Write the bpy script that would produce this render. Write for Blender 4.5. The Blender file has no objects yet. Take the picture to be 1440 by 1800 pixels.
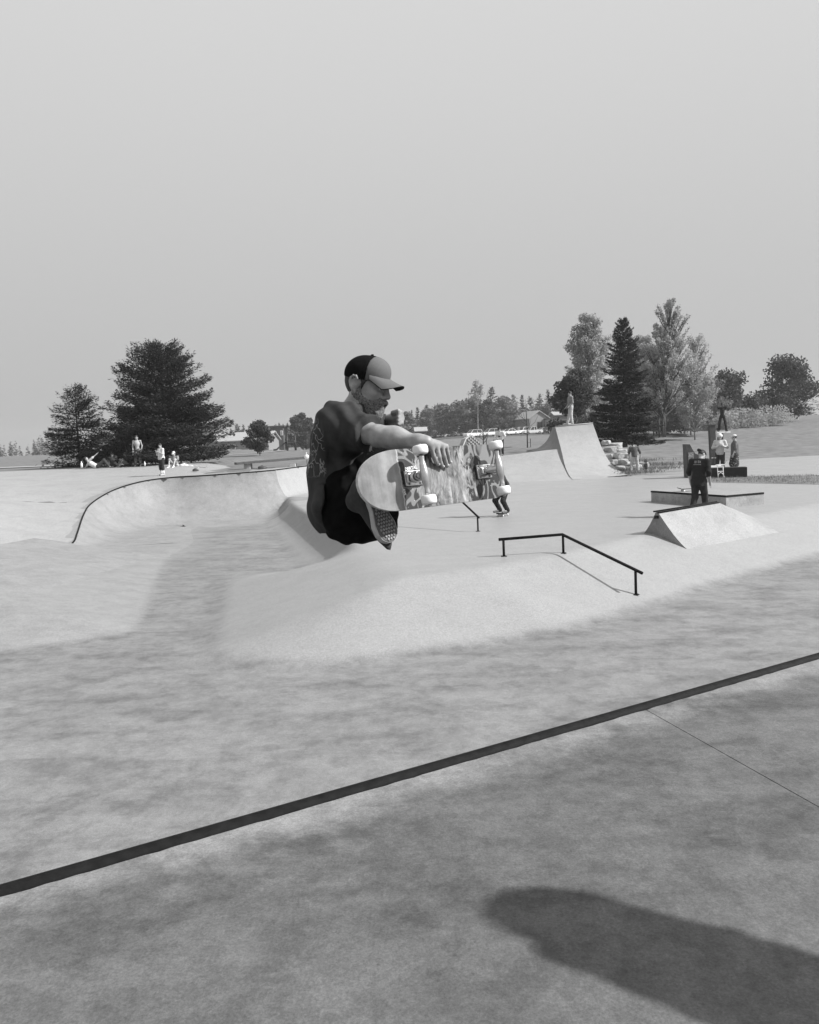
import bpy, bmesh, math, random
import numpy as np
from mathutils import Vector, Matrix
from math import radians as R_, sin, cos, pi, sqrt
random.seed(7); RNG = np.random.default_rng(7)
scene = bpy.context.scene
COL = scene.collection

# ------------------------------------------------------------------ camera
F_PX, CX, CY, CAM_Z = 1355.0, 720.0, 900.0, 3.2
PITCH, ROLL = R_(5.27), R_(2.5)
_f = np.array([0, cos(PITCH), -sin(PITCH)])
_r0 = np.array([1.0, 0, 0]); _u0 = np.cross(_r0, _f)
_R = cos(ROLL)*_r0 - sin(ROLL)*_u0
_U = sin(ROLL)*_r0 + cos(ROLL)*_u0
cam_d = bpy.data.cameras.new('camera')
cam = bpy.data.objects.new('camera', cam_d); COL.objects.link(cam)
cam.matrix_world = Matrix(((_R[0], _U[0], -_f[0], 0), (_R[1], _U[1], -_f[1], 0), (_R[2], _U[2], -_f[2], CAM_Z), (0, 0, 0, 1)))
cam_d.sensor_fit = 'VERTICAL'; cam_d.sensor_height = 36.0
cam_d.lens = 36.0*F_PX/1800.0
cam_d.clip_start = 0.05; cam_d.clip_end = 4000
scene.camera = cam
def ray(px, py): return _f + _R*(px-CX)/F_PX - _U*(py-CY)/F_PX
def at(px, py, Y):                       # survey helper: the point seen in direction (px,py) that stands Y metres ahead
    d = ray(px, py); return np.array([0, 0, CAM_Z]) + d*(Y/d[1])
def at_z(px, py, z):
    d = ray(px, py); return np.array([0, 0, CAM_Z]) + d*((z-CAM_Z)/d[2])
def hor(px): return CY + (_f[2] + _R[2]*(px-CX)/F_PX)*F_PX/_U[2]

# ------------------------------------------------------------------ sky and sun
SUN_EL = R_(40); SHADOW = np.array([-0.979, 0.204])      # shadows fall left and a little away
sun_dir = np.array([-SHADOW[0]*cos(SUN_EL), -SHADOW[1]*cos(SUN_EL), sin(SUN_EL)])
world = bpy.data.worlds.new('World'); scene.world = world; world.use_nodes = True
wn = world.node_tree.nodes; wl = world.node_tree.links; wn.clear()
sky = wn.new('ShaderNodeTexSky'); sky.sky_type = 'NISHITA'; sky.sun_disc = False
sky.sun_elevation = SUN_EL; sky.sun_rotation = math.atan2(sun_dir[0], sun_dir[1])
sky.air_density = 1.0; sky.dust_density = 6.0; sky.ozone_density = 1.0
bw = wn.new('ShaderNodeRGBToBW'); wl.new(sky.outputs[0], bw.inputs[0])
# smoke-filled air: the same even grey veil all round the sky, over the clear-sky luminance
veil = wn.new('ShaderNodeMix'); veil.data_type = 'FLOAT'; veil.inputs[0].default_value = 0.88
veil.inputs[3].default_value = 4.4
wl.new(bw.outputs[0], veil.inputs[2])
# the smoke is thickest, and dullest, low over the land
wtc = wn.new('ShaderNodeTexCoord'); wsp = wn.new('ShaderNodeSeparateXYZ'); wl.new(wtc.outputs['Generated'], wsp.inputs[0])
wmr = wn.new('ShaderNodeMapRange'); wmr.interpolation_type = 'SMOOTHSTEP'
for _i, _q in zip((1, 2, 3, 4), (-0.05, 0.62, 3.7, 5.5)): wmr.inputs[_i].default_value = _q
wl.new(wsp.outputs['Z'], wmr.inputs[0]); wl.new(wmr.outputs[0], veil.inputs[3])
bg = wn.new('ShaderNodeBackground'); bg.inputs['Strength'].default_value = 0.10
wo = wn.new('ShaderNodeOutputWorld'); wl.new(veil.outputs[0], bg.inputs['Color']); wl.new(bg.outputs[0], wo.inputs['Surface'])
sun_l = bpy.data.lights.new('sun', 'SUN'); sun_l.energy = 5.0; sun_l.angle = R_(1.0); sun_l.color = (1, 1, 1)
sun = bpy.data.objects.new('sun', sun_l); COL.objects.link(sun)
sun.rotation_euler = Vector(sun_dir).to_track_quat('Z', 'Y').to_euler(); sun.location = (20, -5, 30)
scene.view_settings.view_transform = 'Standard'; scene.view_settings.look = 'None'
scene.view_settings.gamma = 1.0; scene.view_settings.use_curve_mapping = False
scene.view_settings.exposure = 0.46

# ------------------------------------------------------------------ helpers: materials
def mat(name, v, rough=0.8, noise=0.0, scale=8.0, bump=0.0, metallic=0.0, spec=0.4, tex='noise', detail=6.0, bdist=0.01, stretch=(1,1,1), coord='Object'):
    m = bpy.data.materials.new(name); m.use_nodes = True
    nt = m.node_tree; b = nt.nodes['Principled BSDF']
    b.inputs['Base Color'].default_value = (v, v, v, 1)
    b.inputs['Roughness'].default_value = rough; b.inputs['Metallic'].default_value = metallic
    b.inputs['Specular IOR Level'].default_value = spec
    if noise or bump:
        tc = nt.nodes.new('ShaderNodeTexCoord'); mp = nt.nodes.new('ShaderNodeMapping'); mp.inputs['Scale'].default_value = stretch
        nt.links.new(tc.outputs[coord], mp.inputs[0])
        t = nt.nodes.new('ShaderNodeTexNoise'); t.inputs['Scale'].default_value = scale; t.inputs['Detail'].default_value = detail
        nt.links.new(mp.outputs[0], t.inputs['Vector'])
        if noise:
            mr = nt.nodes.new('ShaderNodeMapRange'); mr.inputs['From Min'].default_value = 0.25; mr.inputs['From Max'].default_value = 0.75
            mr.inputs['To Min'].default_value = max(0, v*(1-noise)); mr.inputs['To Max'].default_value = min(1, v*(1+noise))
            nt.links.new(t.outputs['Fac'], mr.inputs['Value']); nt.links.new(mr.outputs[0], b.inputs['Base Color'])
        if bump:
            bp = nt.nodes.new('ShaderNodeBump'); bp.inputs['Strength'].default_value = bump; bp.inputs['Distance'].default_value = bdist
            nt.links.new(t.outputs['Fac'], bp.inputs['Height']); nt.links.new(bp.outputs[0], b.inputs['Normal'])
    return m
def concrete(name, lo, hi, rough=0.55, stain=0.5, tone=False, streak_dir=0.2, fine=1.0, collar=None):
    """Poured concrete: cloudy patches, streaky water stains, fine grit; 'tone' attribute blends the trowelled lighter pours."""
    m = bpy.data.materials.new(name); m.use_nodes = True
    nt = m.node_tree; N = nt.nodes; L = nt.links; b = N['Principled BSDF']
    geo = N.new('ShaderNodeNewGeometry')
    def noise(scale, detail, st=(1,1,1), rot=0.0, rough_=0.55, dist=0.0):
        mp = N.new('ShaderNodeMapping'); mp.inputs['Scale'].default_value = st; mp.inputs['Rotation'].default_value = (0, 0, rot)
        L.new(geo.outputs['Position'], mp.inputs[0])
        t = N.new('ShaderNodeTexNoise'); t.inputs['Scale'].default_value = scale; t.inputs['Detail'].default_value = detail
        t.inputs['Roughness'].default_value = rough_; t.inputs['Distortion'].default_value = dist
        L.new(mp.outputs[0], t.inputs['Vector']); return t.outputs['Fac']
    def math_(op, a, c, clamp=False):
        n = N.new('ShaderNodeMath'); n.operation = op; n.use_clamp = clamp
        for i, q in enumerate((a, c)):
            if isinstance(q, (int, float)): n.inputs[i].default_value = q
            else: L.new(q, n.inputs[i])
        return n.outputs[0]
    def rng(x, a, c, d, e, smooth=True):
        n = N.new('ShaderNodeMapRange'); n.interpolation_type = 'SMOOTHSTEP' if smooth else 'LINEAR'
        for i, q in zip((1, 2, 3, 4), (a, c, d, e)): n.inputs[i].default_value = q
        L.new(x, n.inputs[0]); return n.outputs[0]
    cloud = noise(0.8, 10, rot=0.3, rough_=0.66, dist=0.35)
    streak = noise(1.5, 9, (0.5, 1.35, 1), streak_dir, 0.66, 0.25)
    grit = noise(26*fine, 8, rough_=0.75)
    blot = noise(2.6, 8, rough_=0.68, dist=0.3)
    s = rng(streak, 0.47, 0.60, 0.0, 1.0); c = rng(cloud, 0.42, 0.58, 0.0, 1.0); bl = rng(blot, 0.46, 0.60, 0, 1)
    mott = rng(noise(5.5*fine, 10, rough_=0.74, dist=0.2), 0.42, 0.60, 0, 1); speck = noise(75*fine, 3, rough_=0.8); fleck = noise(38*fine, 5, (1, .6, 1), .8, .8, .6)
    dark = math_('ADD', math_('ADD', math_('MULTIPLY', s, 0.45), math_('MULTIPLY', mott, 0.42)), math_('ADD', math_('MULTIPLY', c, 0.4), math_('MULTIPLY', bl, 0.35)))
    if tone:
        at_ = N.new('ShaderNodeAttribute'); at_.attribute_name = 'tone'
        inv = math_('SUBTRACT', 1.0, math_('MULTIPLY', at_.outputs['Fac'], 0.78))
        dark = math_('MULTIPLY', dark, inv)
        lift = math_('MULTIPLY', at_.outputs['Fac'], 1.0)
        base = math_('ADD', lo, math_('MULTIPLY', lift, hi-lo))
    else:
        base = math_('ADD', hi, 0.0)
    mul = math_('SUBTRACT', 1.0, math_('MULTIPLY', dark, stain))
    g = math_('MULTIPLY', math_('MULTIPLY', rng(grit, 0.32, 0.68, 0.80, 1.18, False), rng(speck, 0.34, 0.66, 0.76, 1.22, False)), rng(fleck, 0.60, 0.68, 1.0, 1.22, False))
    col = math_('MULTIPLY', math_('MULTIPLY', base, mul), g)
    if collar:      # lighter collar along the pipe: p = point on line, d = normal pointing away from the bowl, width
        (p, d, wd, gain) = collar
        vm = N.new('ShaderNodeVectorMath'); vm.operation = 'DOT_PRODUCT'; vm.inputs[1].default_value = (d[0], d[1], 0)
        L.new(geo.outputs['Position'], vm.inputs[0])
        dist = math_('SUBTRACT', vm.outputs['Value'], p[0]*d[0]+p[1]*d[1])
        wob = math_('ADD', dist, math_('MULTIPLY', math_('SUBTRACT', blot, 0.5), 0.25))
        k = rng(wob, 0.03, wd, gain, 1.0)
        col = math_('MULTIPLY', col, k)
    L.new(col, b.inputs['Base Color'])
    rr = rng(cloud, 0.3, 0.7, rough-0.07, rough+0.12, False); L.new(rr, b.inputs['Roughness'])
    b.inputs['Specular IOR Level'].default_value = 0.62 if rough < .5 else 0.35
    bp = N.new('ShaderNodeBump'); bp.inputs['Strength'].default_value = 0.55; bp.inputs['Distance'].default_value = 0.004
    L.new(grit, bp.inputs['Height'])
    L.new(bp.outputs[0], b.inputs['Normal'])
    return m

# ------------------------------------------------------------------ helpers: meshes
def mesh(name, verts, faces, m=None, parent=None, smooth=False, kind=None):
    me = bpy.data.meshes.new(name)
    me.from_pydata([tuple(map(float, v)) for v in verts], [], [tuple(map(int, f)) for f in faces]); me.update()
    return link(name, me, m, parent, smooth, kind)
def link(name, me, m=None, parent=None, smooth=False, kind=None):
    if m is not None: me.materials.append(m)
    if smooth: me.polygons.foreach_set('use_smooth', np.ones(len(me.polygons), dtype=bool))
    o = bpy.data.objects.new(name, me); COL.objects.link(o)
    if parent: o.parent = parent
    if kind: o['kind'] = kind
    return o
def fast_mesh(name, V, Fq, m=None, parent=None, smooth=True, kind=None):
    """V (n,3) float, Fq (k,3 or 4) int arrays."""
    V = np.asarray(V, np.float32); Fq = np.asarray(Fq, np.int32); k = Fq.shape[1]
    me = bpy.data.meshes.new(name)
    me.vertices.add(len(V)); me.vertices.foreach_set('co', V.ravel())
    me.loops.add(Fq.size); me.loops.foreach_set('vertex_index', Fq.ravel())
    me.polygons.add(len(Fq)); me.polygons.foreach_set('loop_start', np.arange(len(Fq), dtype=np.int32)*k)
    me.polygons.foreach_set('loop_total', np.full(len(Fq), k, dtype=np.int32))
    me.update(calc_edges=True); me.validate()
    return link(name, me, m, parent, smooth, kind)
def empty(name, loc=(0,0,0), rz=0.0):
    o = bpy.data.objects.new(name, None); COL.objects.link(o); o.location = [float(q) for q in loc]; o.rotation_euler = (0, 0, rz)
    o.empty_display_size = 0.2
    return o
def tag(o, label, cat, group=None):
    o['label'] = label; o['category'] = cat
    if group: o['group'] = group
    return o
class MB:
    """collects simple shapes, builds ONE mesh object"""
    def __init__(s): s.v = []; s.f = []
    def add(s, vs, fs):
        n = len(s.v); s.v += [tuple(map(float, q)) for q in vs]; s.f += [tuple(int(i)+n for i in f) for f in fs]; return s
    def box(s, c, size, M=None, bev=0.0):
        bm = bmesh.new(); bmesh.ops.create_cube(bm, size=1.0)
        for v in bm.verts: v.co = Vector((v.co.x*size[0], v.co.y*size[1], v.co.z*size[2]))
        if bev: bmesh.ops.bevel(bm, geom=bm.edges[:], offset=bev, segments=2, affect='EDGES', profile=0.6)
        bm.verts.index_update()
        T = (M if M is not None else Matrix.Identity(4))
        vs = [T @ (v.co) + Vector(c) if M is None else T @ (v.co + Vector(c)) for v in bm.verts]
        s.add(vs, [[v.index for v in f.verts] for f in bm.faces]); bm.free(); return s
    def tube(s, pts, r, n=10, caps=True):
        pts = [Vector(p) for p in pts]; rs = r if isinstance(r, (list, tuple, np.ndarray)) else [r]*len(pts)
        base = len(s.v); up = None
        for i, p in enumerate(pts):
            t = (pts[min(i+1, len(pts)-1)] - pts[max(i-1, 0)]).normalized()
            if up is None:
                a = Vector((0, 0, 1)) if abs(t.z) < 0.9 else Vector((1, 0, 0)); x = t.cross(a).normalized()
            else:
                x = (up - t*up.dot(t)).normalized()
            up = x; y = t.cross(x)
            for k in range(n):
                a = 2*pi*k/n; q = p + x*cos(a)*rs[i] + y*sin(a)*rs[i]; s.v.append(tuple(q))
        for i in range(len(pts)-1):
            for k in range(n):
                a = base+i*n+k; b_ = base+i*n+(k+1) % n
                s.f.append((a, b_, b_+n, a+n))
        if caps:
            s.f.append(tuple(base+k for k in reversed(range(n)))); e = base+(len(pts)-1)*n
            s.f.append(tuple(e+k for k in range(n)))
        return s
    def prism(s, poly, z0, z1, M=None):
        n = len(poly); vs = [(p[0], p[1], z0) for p in poly]+[(p[0], p[1], z1) for p in poly]
        if M is not None: vs = [M @ Vector(v) for v in vs]
        fs = [tuple(reversed(range(n))), tuple(range(n, 2*n))]+[(i, (i+1) % n, (i+1) % n+n, i+n) for i in range(n)]
        return s.add(vs, fs)
    def lathe(s, prof, n=20, M=None):
        """prof = [(radius, z)...] around z"""
        vs = []; k = len(prof)
        for i in range(n):
            a = 2*pi*i/n
            for (r, z) in prof: vs.append(Vector((r*cos(a), r*sin(a), z)))
        if M is not None: vs = [M @ v for v in vs]
        fs = []
        for i in range(n):
            j = (i+1) % n
            for q in range(k-1): fs.append((i*k+q, j*k+q, j*k+q+1, i*k+q+1))
        return s.add(vs, fs)
    def ball(s, c, r, n=10, sq=(1,1,1)):
        prof = [(max(1e-4, cos(a)), sin(a)) for a in np.linspace(-pi/2, pi/2, n//2+2)]
        M = Matrix.Translation(Vector(c)) @ Matrix.Diagonal((r*sq[0], r*sq[1], r*sq[2], 1))
        return s.lathe(prof, n, M)
    def build(s, name, m, parent=None, smooth=False, kind=None):
        return mesh(name, s.v, s.f, m, parent, smooth, kind)
def auto_smooth(o, deg=35):
    me = o.data; bm = bmesh.new(); bm.from_mesh(me)
    bmesh.ops.remove_doubles(bm, verts=bm.verts[:], dist=1e-5)
    bmesh.ops.recalc_face_normals(bm, faces=bm.faces[:])
    for f in bm.faces: f.smooth = True
    for e in bm.edges:
        if len(e.link_faces) == 2 and e.calc_face_angle(0) > R_(deg): e.smooth = False
    bm.to_mesh(me); bm.free(); me.update(); return o
def copy_tree(o, parent=None):
    c = o.copy(); COL.objects.link(c)
    if parent: c.parent = parent
    for ch in list(o.children): copy_tree(ch, c)
    return c

# ------------------------------------------------------------------ shape maths
def sstep(a, b, x):
    t = np.clip((x-a)/(b-a), 0, 1); return t*t*(3-2*t)
def smax(a, b, k): h = np.clip(0.5+0.5*(a-b)/k, 0, 1); return b*(1-h)+a*h + k*h*(1-h)
def smin(a, b, k): return -smax(-a, -b, k)
def poly_sd(x, y, P):
    """signed distance to an open polyline extended at both ends; positive on its RIGHT side; also arc length of foot"""
    P = np.asarray(P, float)
    best = np.full(x.shape, 1e9); sg = np.ones(x.shape); sarc = np.zeros(x.shape); acc = 0
    for i in range(len(P)-1):
        a, b = P[i], P[i+1]; d = b-a; L = np.hypot(*d); t = ((x-a[0])*d[0]+(y-a[1])*d[1])/L**2
        lo = -1e3 if i == 0 else 0; hi = 1e3 if i == len(P)-2 else 1
        tc = np.clip(t, lo, hi)
        dx = x-(a[0]+tc*d[0]); dy = y-(a[1]+tc*d[1]); dd = np.hypot(dx, dy)
        side = np.where(d[0]*dy-d[1]*dx < 0, 1.0, -1.0)
        m = dd < best-1e-9
        best = np.where(m, dd, best); sg = np.where(m, side, sg); sarc = np.where(m, acc+np.clip(tc, 0, 1)*L, sarc); acc += L
    return best*sg, sarc
def quarter(d, H, r):
    w = np.sqrt(np.maximum(r*r-(r-H)**2, 1e-6)); q = np.clip(w-d, 0, None); q = np.minimum(q, r*0.9999)
    return np.where(d <= 0, H, np.where(d >= w, 0, r-np.sqrt(r*r-q*q)))
# ------------------------------------------------------------------ ground shape
# back line of the park (coping / bank crest / edge of slab), walking left to right; (x, y, crest height, floor height in front, radius)
BK = [(-11.9,8.0,0.03,0,2.2),(-11.5,18,0.04,0,2.2),(-11.35,24.6,0.12,0,2.2),(-11.45,26.0,0.26,0,2.2),(-11.72,27.0,0.456,0,2.2),(-12.5,29.5,0.91,0,2.3),(-12.85,31.2,1.24,0,2.4),(-12.62,33.0,1.64,0,2.4),(-11.88,34.4,1.9,0,2.4),
      (-10.75,35.2,2.0,0,2.4),(-9.4,35.55,2.01,0,2.4),(-7.9,36.05,2.04,0,2.4),(-6.9,36.5,2.06,0,2.4),(-6.3,36.95,2.08,0.0,2.2),
      (-5.85,39.6,2.08,0.4,2.4),(-5.35,41.8,2.08,0.6,3.0),(-4.2,43.2,2.08,0.8,4.5),(-1.5,43.8,2.08,0.8,6.0),(2.0,44.0,2.1,0.8,6.0),(5.5,44.1,2.12,0.8,6.0),
      (8.6,44.3,2.35,0.8,6.0),(10.4,44.6,2.3,0.8,5.0),(11.6,44.3,1.3,0.8,4.0),(12.35,44.6,0.83,0.8,4.0),(15.5,48.6,0.83,0.8,4.0),(19.2,53.4,0.83,0.8,4.0),(26,57.0,0.83,0.8,4.0),(48,60,0.83,0.8,4.0)]
BK = np.array(BK, float)
_fr = [(-14.0,-2.0),(-0.35,13.35),(1.21,14.03),(3.09,15.57),(5.07,17.3),(7.6,19.3),(10.5,21.6),(40,45)]
FRONT = np.array(_fr[1:], float)
LEFT = np.array([(-8.6,52),(-6.6,40.5),(-5.5,35.2),(-4.6,31),(-3.6,27.3),(-2.6,23.4),(-1.7,20.0),(-1.0,16.6),(-0.35,13.35)], float)
def z_plateau(x, y):
    df, _ = poly_sd(x, y, FRONT); dl, _ = poly_sd(x, y, LEFT)
    pf = np.mean([np.clip(1-(df+o)/2.3, 0, 1) for o in np.linspace(-.12, .12, 7)], axis=0)*0.8
    ml = np.mean([np.clip(1-(dl+o)/3.5, 0, 1) for o in np.linspace(-.4, .4, 9)], axis=0)*0.8
    ql = np.mean([quarter(dl+o, 0.8, 1.65) for o in np.linspace(-.09, .09, 7)], axis=0)
    k = sstep(16.8, 20.0, y)
    pl = ml*(1-k)+ql*k
    kk = 0.42*(1-k)+0.03
    t = 1-np.minimum(1, np.hypot(1-pf/0.8, 1-pl/0.8)); e = 0.12*(1-k)+1e-3
    return 0.8*np.where(t < e, t*t/(2*e), t-e/2)/(1-e/2)
def z_mound(x, y):       # smooth bank rising to the left in front of the bowl
    E = np.array([(-7.6,25.0),(-7.25,23.3),(-5.9,18.0),(-4.9,14.1),(-5.0,13.3),(-6.8,12.4),(-14,11.5)], float)   # base line, walked so that the mound lies on the right
    d, _ = poly_sd(x, y, E)
    T = np.array([(-30,23.0),(-11.4,25.6),(-7.9,23.6),(-5,21)], float)
    dt, _ = poly_sd(x, y, T)
    a = np.clip(d, 0, 6); h = 0.16*np.sqrt(a*a+0.04)-0.032
    b = np.clip(dt, 0, 6)
    return np.clip(np.minimum(h, 0.5*b), 0, 1.0)
def z_floor(x, y): return np.maximum(z_plateau(x, y), z_mound(x, y))
def bank_interp(s, col):
    acc = np.concatenate([[0], np.cumsum(np.hypot(*(np.diff(BK[:, :2], axis=0).T)))])
    return np.interp(s, acc, BK[:, col])
def z_deck(x, y):        # slab behind the coping and the low mound at the left
    d, s = poly_sd(x, y, BK[:, :2]); H = bank_interp(s, 2)
    t = sstep(0, 9.0, -d)
    top = 2.0 + 0.45*sstep(34, 46, y)
    left = sstep(-9.5, -12.0, x)
    return H + (np.maximum(top-H, 0))*t*left
def z_grass(x, y):
    d, s = poly_sd(x, y, BK[:, :2]); H = bank_interp(s, 2); D = np.clip(-d, 0, None)
    az = x/np.maximum(y, 5)
    c = np.interp(az, [-2, -.26, -.05, .06, .17], [.010, .0105, .013, .0205, .021]); mid = H + c*np.minimum(D, 150)
    Dr = np.where(D < 40, D, 40+(25*(1-np.exp(-np.clip(D-40, 0, None)/25)))); right = 0.8+0.066*Dr
    k = sstep(.185, .25, az)
    z = mid*(1-k)+right*k
    z = np.where((x < -12) & (D < 20), np.maximum(z, z_deck(x, y)-0.0), z)
    z = z + 0.05*np.sin(x*.31+y*.17)*np.sin(y*.23-x*.11)*sstep(2, 12, D)
    inside = sstep(0.15, -0.25, d)          # sinks below the slab inside the park
    z = z-0.03
    return np.where(d > -0.25, (z)*inside + (-0.7)*(1-inside), z)

C_floor = concrete("concrete_floor", 0.218, 0.268, rough=0.46, stain=0.36, tone=True, streak_dir=0.25)
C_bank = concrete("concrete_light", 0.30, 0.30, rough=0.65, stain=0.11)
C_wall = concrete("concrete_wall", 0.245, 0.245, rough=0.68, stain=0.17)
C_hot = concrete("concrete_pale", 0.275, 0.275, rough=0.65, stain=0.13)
STEEL = mat('dark_painted_steel', 0.006, 0.75, noise=0.7, scale=22, bump=0.3, spec=0.16)
RUST = mat('worn_steel', 0.05, 0.45, noise=0.6, scale=20, metallic=0.5)

def set_tone(o, tone):
    a = o.data.attributes.new('tone', 'FLOAT', 'POINT'); a.data.foreach_set('value', np.asarray(tone, np.float32).ravel())
def grid_mesh(name, xs, ys, zf, m, keep=None, kind='structure'):
    X, Y = np.meshgrid(xs, ys); Z = zf(X, Y); nx, ny = len(xs), len(ys)
    V = np.stack([X, Y, Z], -1).reshape(-1, 3)
    i = (np.arange(ny-1)[:, None]*nx+np.arange(nx-1)[None]).ravel()
    F = np.stack([i, i+1, i+nx+1, i+nx], -1)
    if keep is not None:
        kx, ky = (X[:-1, :-1]+X[1:, 1:])/2, (Y[:-1, :-1]+Y[1:, 1:])/2
        F = F[keep(kx, ky).ravel()]
    u, inv = np.unique(F, return_inverse=True)
    o = fast_mesh(name, V[u], inv.reshape(F.shape), m, None, True, kind); return o, V[u]

# near deck line (the pipe at the photographer's feet)
NP0, NP1 = np.array([-1.17, 2.5]), np.array([1.79, 4.17])
nd = (NP1-NP0)/np.linalg.norm(NP1-NP0); nn = np.array([nd[1], -nd[0]])     # nn points back over the deck
def near_d(x, y): return (x-NP0[0])*(-nn[0])+(y-NP0[1])*(-nn[1])           # metres in front of the pipe

# park floor: one sheet, finer near the banks
xs = np.concatenate([np.arange(-34, -14, .6), np.arange(-14, -9, .14), np.arange(-9, 7, .085), np.arange(7, 14, .14), np.arange(14, 50, .6)])
ys = np.concatenate([np.arange(-6, 9, .2), np.arange(9, 24, .075), np.arange(24, 46, .12), np.arange(46, 62, .4)])
def zf(x, y):
    d, _ = poly_sd(x, y, BK[:, :2])
    return z_floor(x, y) - 0.014*sstep(4.0, 3.4, d)
flo, FV = grid_mesh('park_floor', xs, ys, zf, C_floor,
    keep=lambda x, y: (poly_sd(x, y, BK[:, :2])[0] > np.where(x > 12.2, 0.0, 2.75)) & (near_d(x, y) > 1.1))
x_, y_, z_ = FV.T
df_, _ = poly_sd(x_, y_, FRONT); dl_, _ = poly_sd(x_, y_, LEFT)
_qk = sstep(17, 20, y_)
edge_d = np.maximum(df_, dl_)
tone = sstep(0.0, 0.12, z_plateau(x_, y_))
tone = np.maximum(tone, sstep(0.0, 0.03, z_mound(x_, y_))*0.7)
db_, sb_ = poly_sd(x_, y_, BK[:, :2])
tone = np.maximum(tone, sstep(5.2, 3.2, db_)*0.8*(x_ < -4))
set_tone(flo, tone)

# bowl wall + back bank + its top slab, swept along the back line
def sweep_back():
    P = BK.copy(); acc = np.concatenate([[0], np.cumsum(np.hypot(*(np.diff(P[:, :2], axis=0).T)))])
    k_hip = 13
    # smooth the rounded pocket with a Catmull-Rom through the points, keep the hip corner sharp
    def crom(Q, n=10):
        out = []
        for i in range(len(Q)-1):
            p0 = Q[max(i-1, 0)]; p1 = Q[i]; p2 = Q[i+1]; p3 = Q[min(i+2, len(Q)-1)]
            for t in np.linspace(0, 1, n, endpoint=False):
                out.append(0.5*((2*p1)+(-p0+p2)*t+(2*p0-5*p1+4*p2-p3)*t*t+(-p0+3*p1-3*p2+p3)*t**3))
        out.append(Q[-1]); return np.array(out)
    A = crom(P[:k_hip+1]); B = crom(P[k_hip:23])
    path = np.vstack([A, B[1:]]); nA = len(A)-1
    T = np.gradient(path[:, :2], axis=0); T /= np.linalg.norm(T, axis=1)[:, None]
    n0 = np.stack([T[:, 1], -T[:, 0]], -1)
    tin = A[-1, :2]-A[-2, :2]; tout = B[1, :2]-B[0, :2]
    a = np.array([tin[1], -tin[0]])/np.linalg.norm(tin); b = np.array([tout[1], -tout[0]])/np.linalg.norm(tout)
    mt = (a+b); mt /= (1+a@b); n0[nA] = mt
    ds = np.concatenate([[-0.5, -0.25, -0.06, -0.01], 0.0+np.array([0, .012, .03, .06, .1, .16, .24, .34, .46, .6, .78, 1.0, 1.25, 1.5, 1.8, 2.1, 2.4, 2.7, 3.0, 3.25, 3.5, 3.75, 4.0])])
    V = []; 
    for i, q in enumerate(path):
        for d in ds:
            p = q[:2]+n0[i]*d
            zb = float(z_floor(np.array([p[0]]), np.array([p[1]]))[0])
            h = q[3]+float(quarter(np.array([max(d, 0)]), q[2]-q[3], q[4])[0]) if q[2] > q[3] else q[2]
            wd = sqrt(max(q[4]**2-(q[4]-(q[2]-q[3]))**2, 0))
            z = max(h, zb) if d < 0.1 else float(smax(np.array([h]), np.array([zb]), 0.12)[0]) - 0.035*float(sstep(3.3, 4.0, d))
            V.append((p[0], p[1], z))
    n = len(ds); F = [(i*n+j, i*n+j+1, (i+1)*n+j+1, (i+1)*n+j) for i in range(len(path)-1) for j in range(n-1)]
    return path, np.array(V), F, nA
bpath, bV, bF, nhip = sweep_back()
kw = len([0 for f in bF])
nds = 27
pocket_f = [f for f in bF if f[0]//nds < nhip]; bank_f = [f for f in bF if f[0]//nds >= nhip]  # wall in a darker concrete than the sunny panel: shading emphasised by colour
pk = mesh('bowl_wall', bV, pocket_f, C_wall, None, True, 'structure')
bk = mesh('back_bank', bV, bank_f, C_bank, None, True, 'structure')
for o in (pk, bk):
    bm = bmesh.new(); bm.from_mesh(o.data); bmesh.ops.delete(bm, geom=[v for v in bm.verts if not v.link_faces], context='VERTS')
    for e in bm.edges:
        if len(e.link_faces) == 2 and e.calc_face_angle(0) > R_(32): e.smooth = False
    bm.to_mesh(o.data); bm.free()
# coping pipe of the bowl
pts = [(p[0], p[1], p[2]+0.012) for p in bpath[25:nhip+41:2]]
cp = MB().tube(pts, 0.028, 8).build('bowl_coping', STEEL, None, True); tag(cp, 'thin dark steel coping pipe curving round the rim of the far bowl', 'coping')
# slab / mound behind the bowl
xs2 = np.arange(-34, -4.6, .35); ys2 = np.arange(22, 48.5, .35)
def keep_deck(x, y):
    d, s = poly_sd(x, y, BK[:, :2]); back = np.where(x < -12.5, -18.0, np.interp(x, [-12.5, -10, -8.5, -4], [-11.0, -5.0, -1.6, -1.2]))
    return (d < -0.12) & (d > back) & (y < 45.5)
dk, _ = grid_mesh('far_deck', xs2, ys2, lambda x, y: z_deck(x, y)-0.004, C_bank, keep=keep_deck)

# near deck slab with its expansion joint, pipe and the transition below it
a_ = nd; DECK_Z = 1.8
def deck_pt(s, t, z): p = NP0+nd*s+nn*t; return (p[0], p[1], z)
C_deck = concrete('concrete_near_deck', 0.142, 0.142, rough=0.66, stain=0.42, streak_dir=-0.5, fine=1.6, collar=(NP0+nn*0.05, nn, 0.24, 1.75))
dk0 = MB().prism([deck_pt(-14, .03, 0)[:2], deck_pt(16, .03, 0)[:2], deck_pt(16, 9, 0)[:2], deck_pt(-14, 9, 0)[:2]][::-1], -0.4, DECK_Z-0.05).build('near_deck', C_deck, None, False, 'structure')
joint_s = 3.02 - 0.35
j0 = at_z(1147, 1254, DECK_Z); j1 = at_z(1300, 1340, DECK_Z); jd = (j1-j0)[:2]/np.linalg.norm((j1-j0)[:2])
jA = j0[:2]-jd*0.2; jB = j0[:2]+jd*9
perp = np.array([-jd[1], jd[0]])*0.0012
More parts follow.
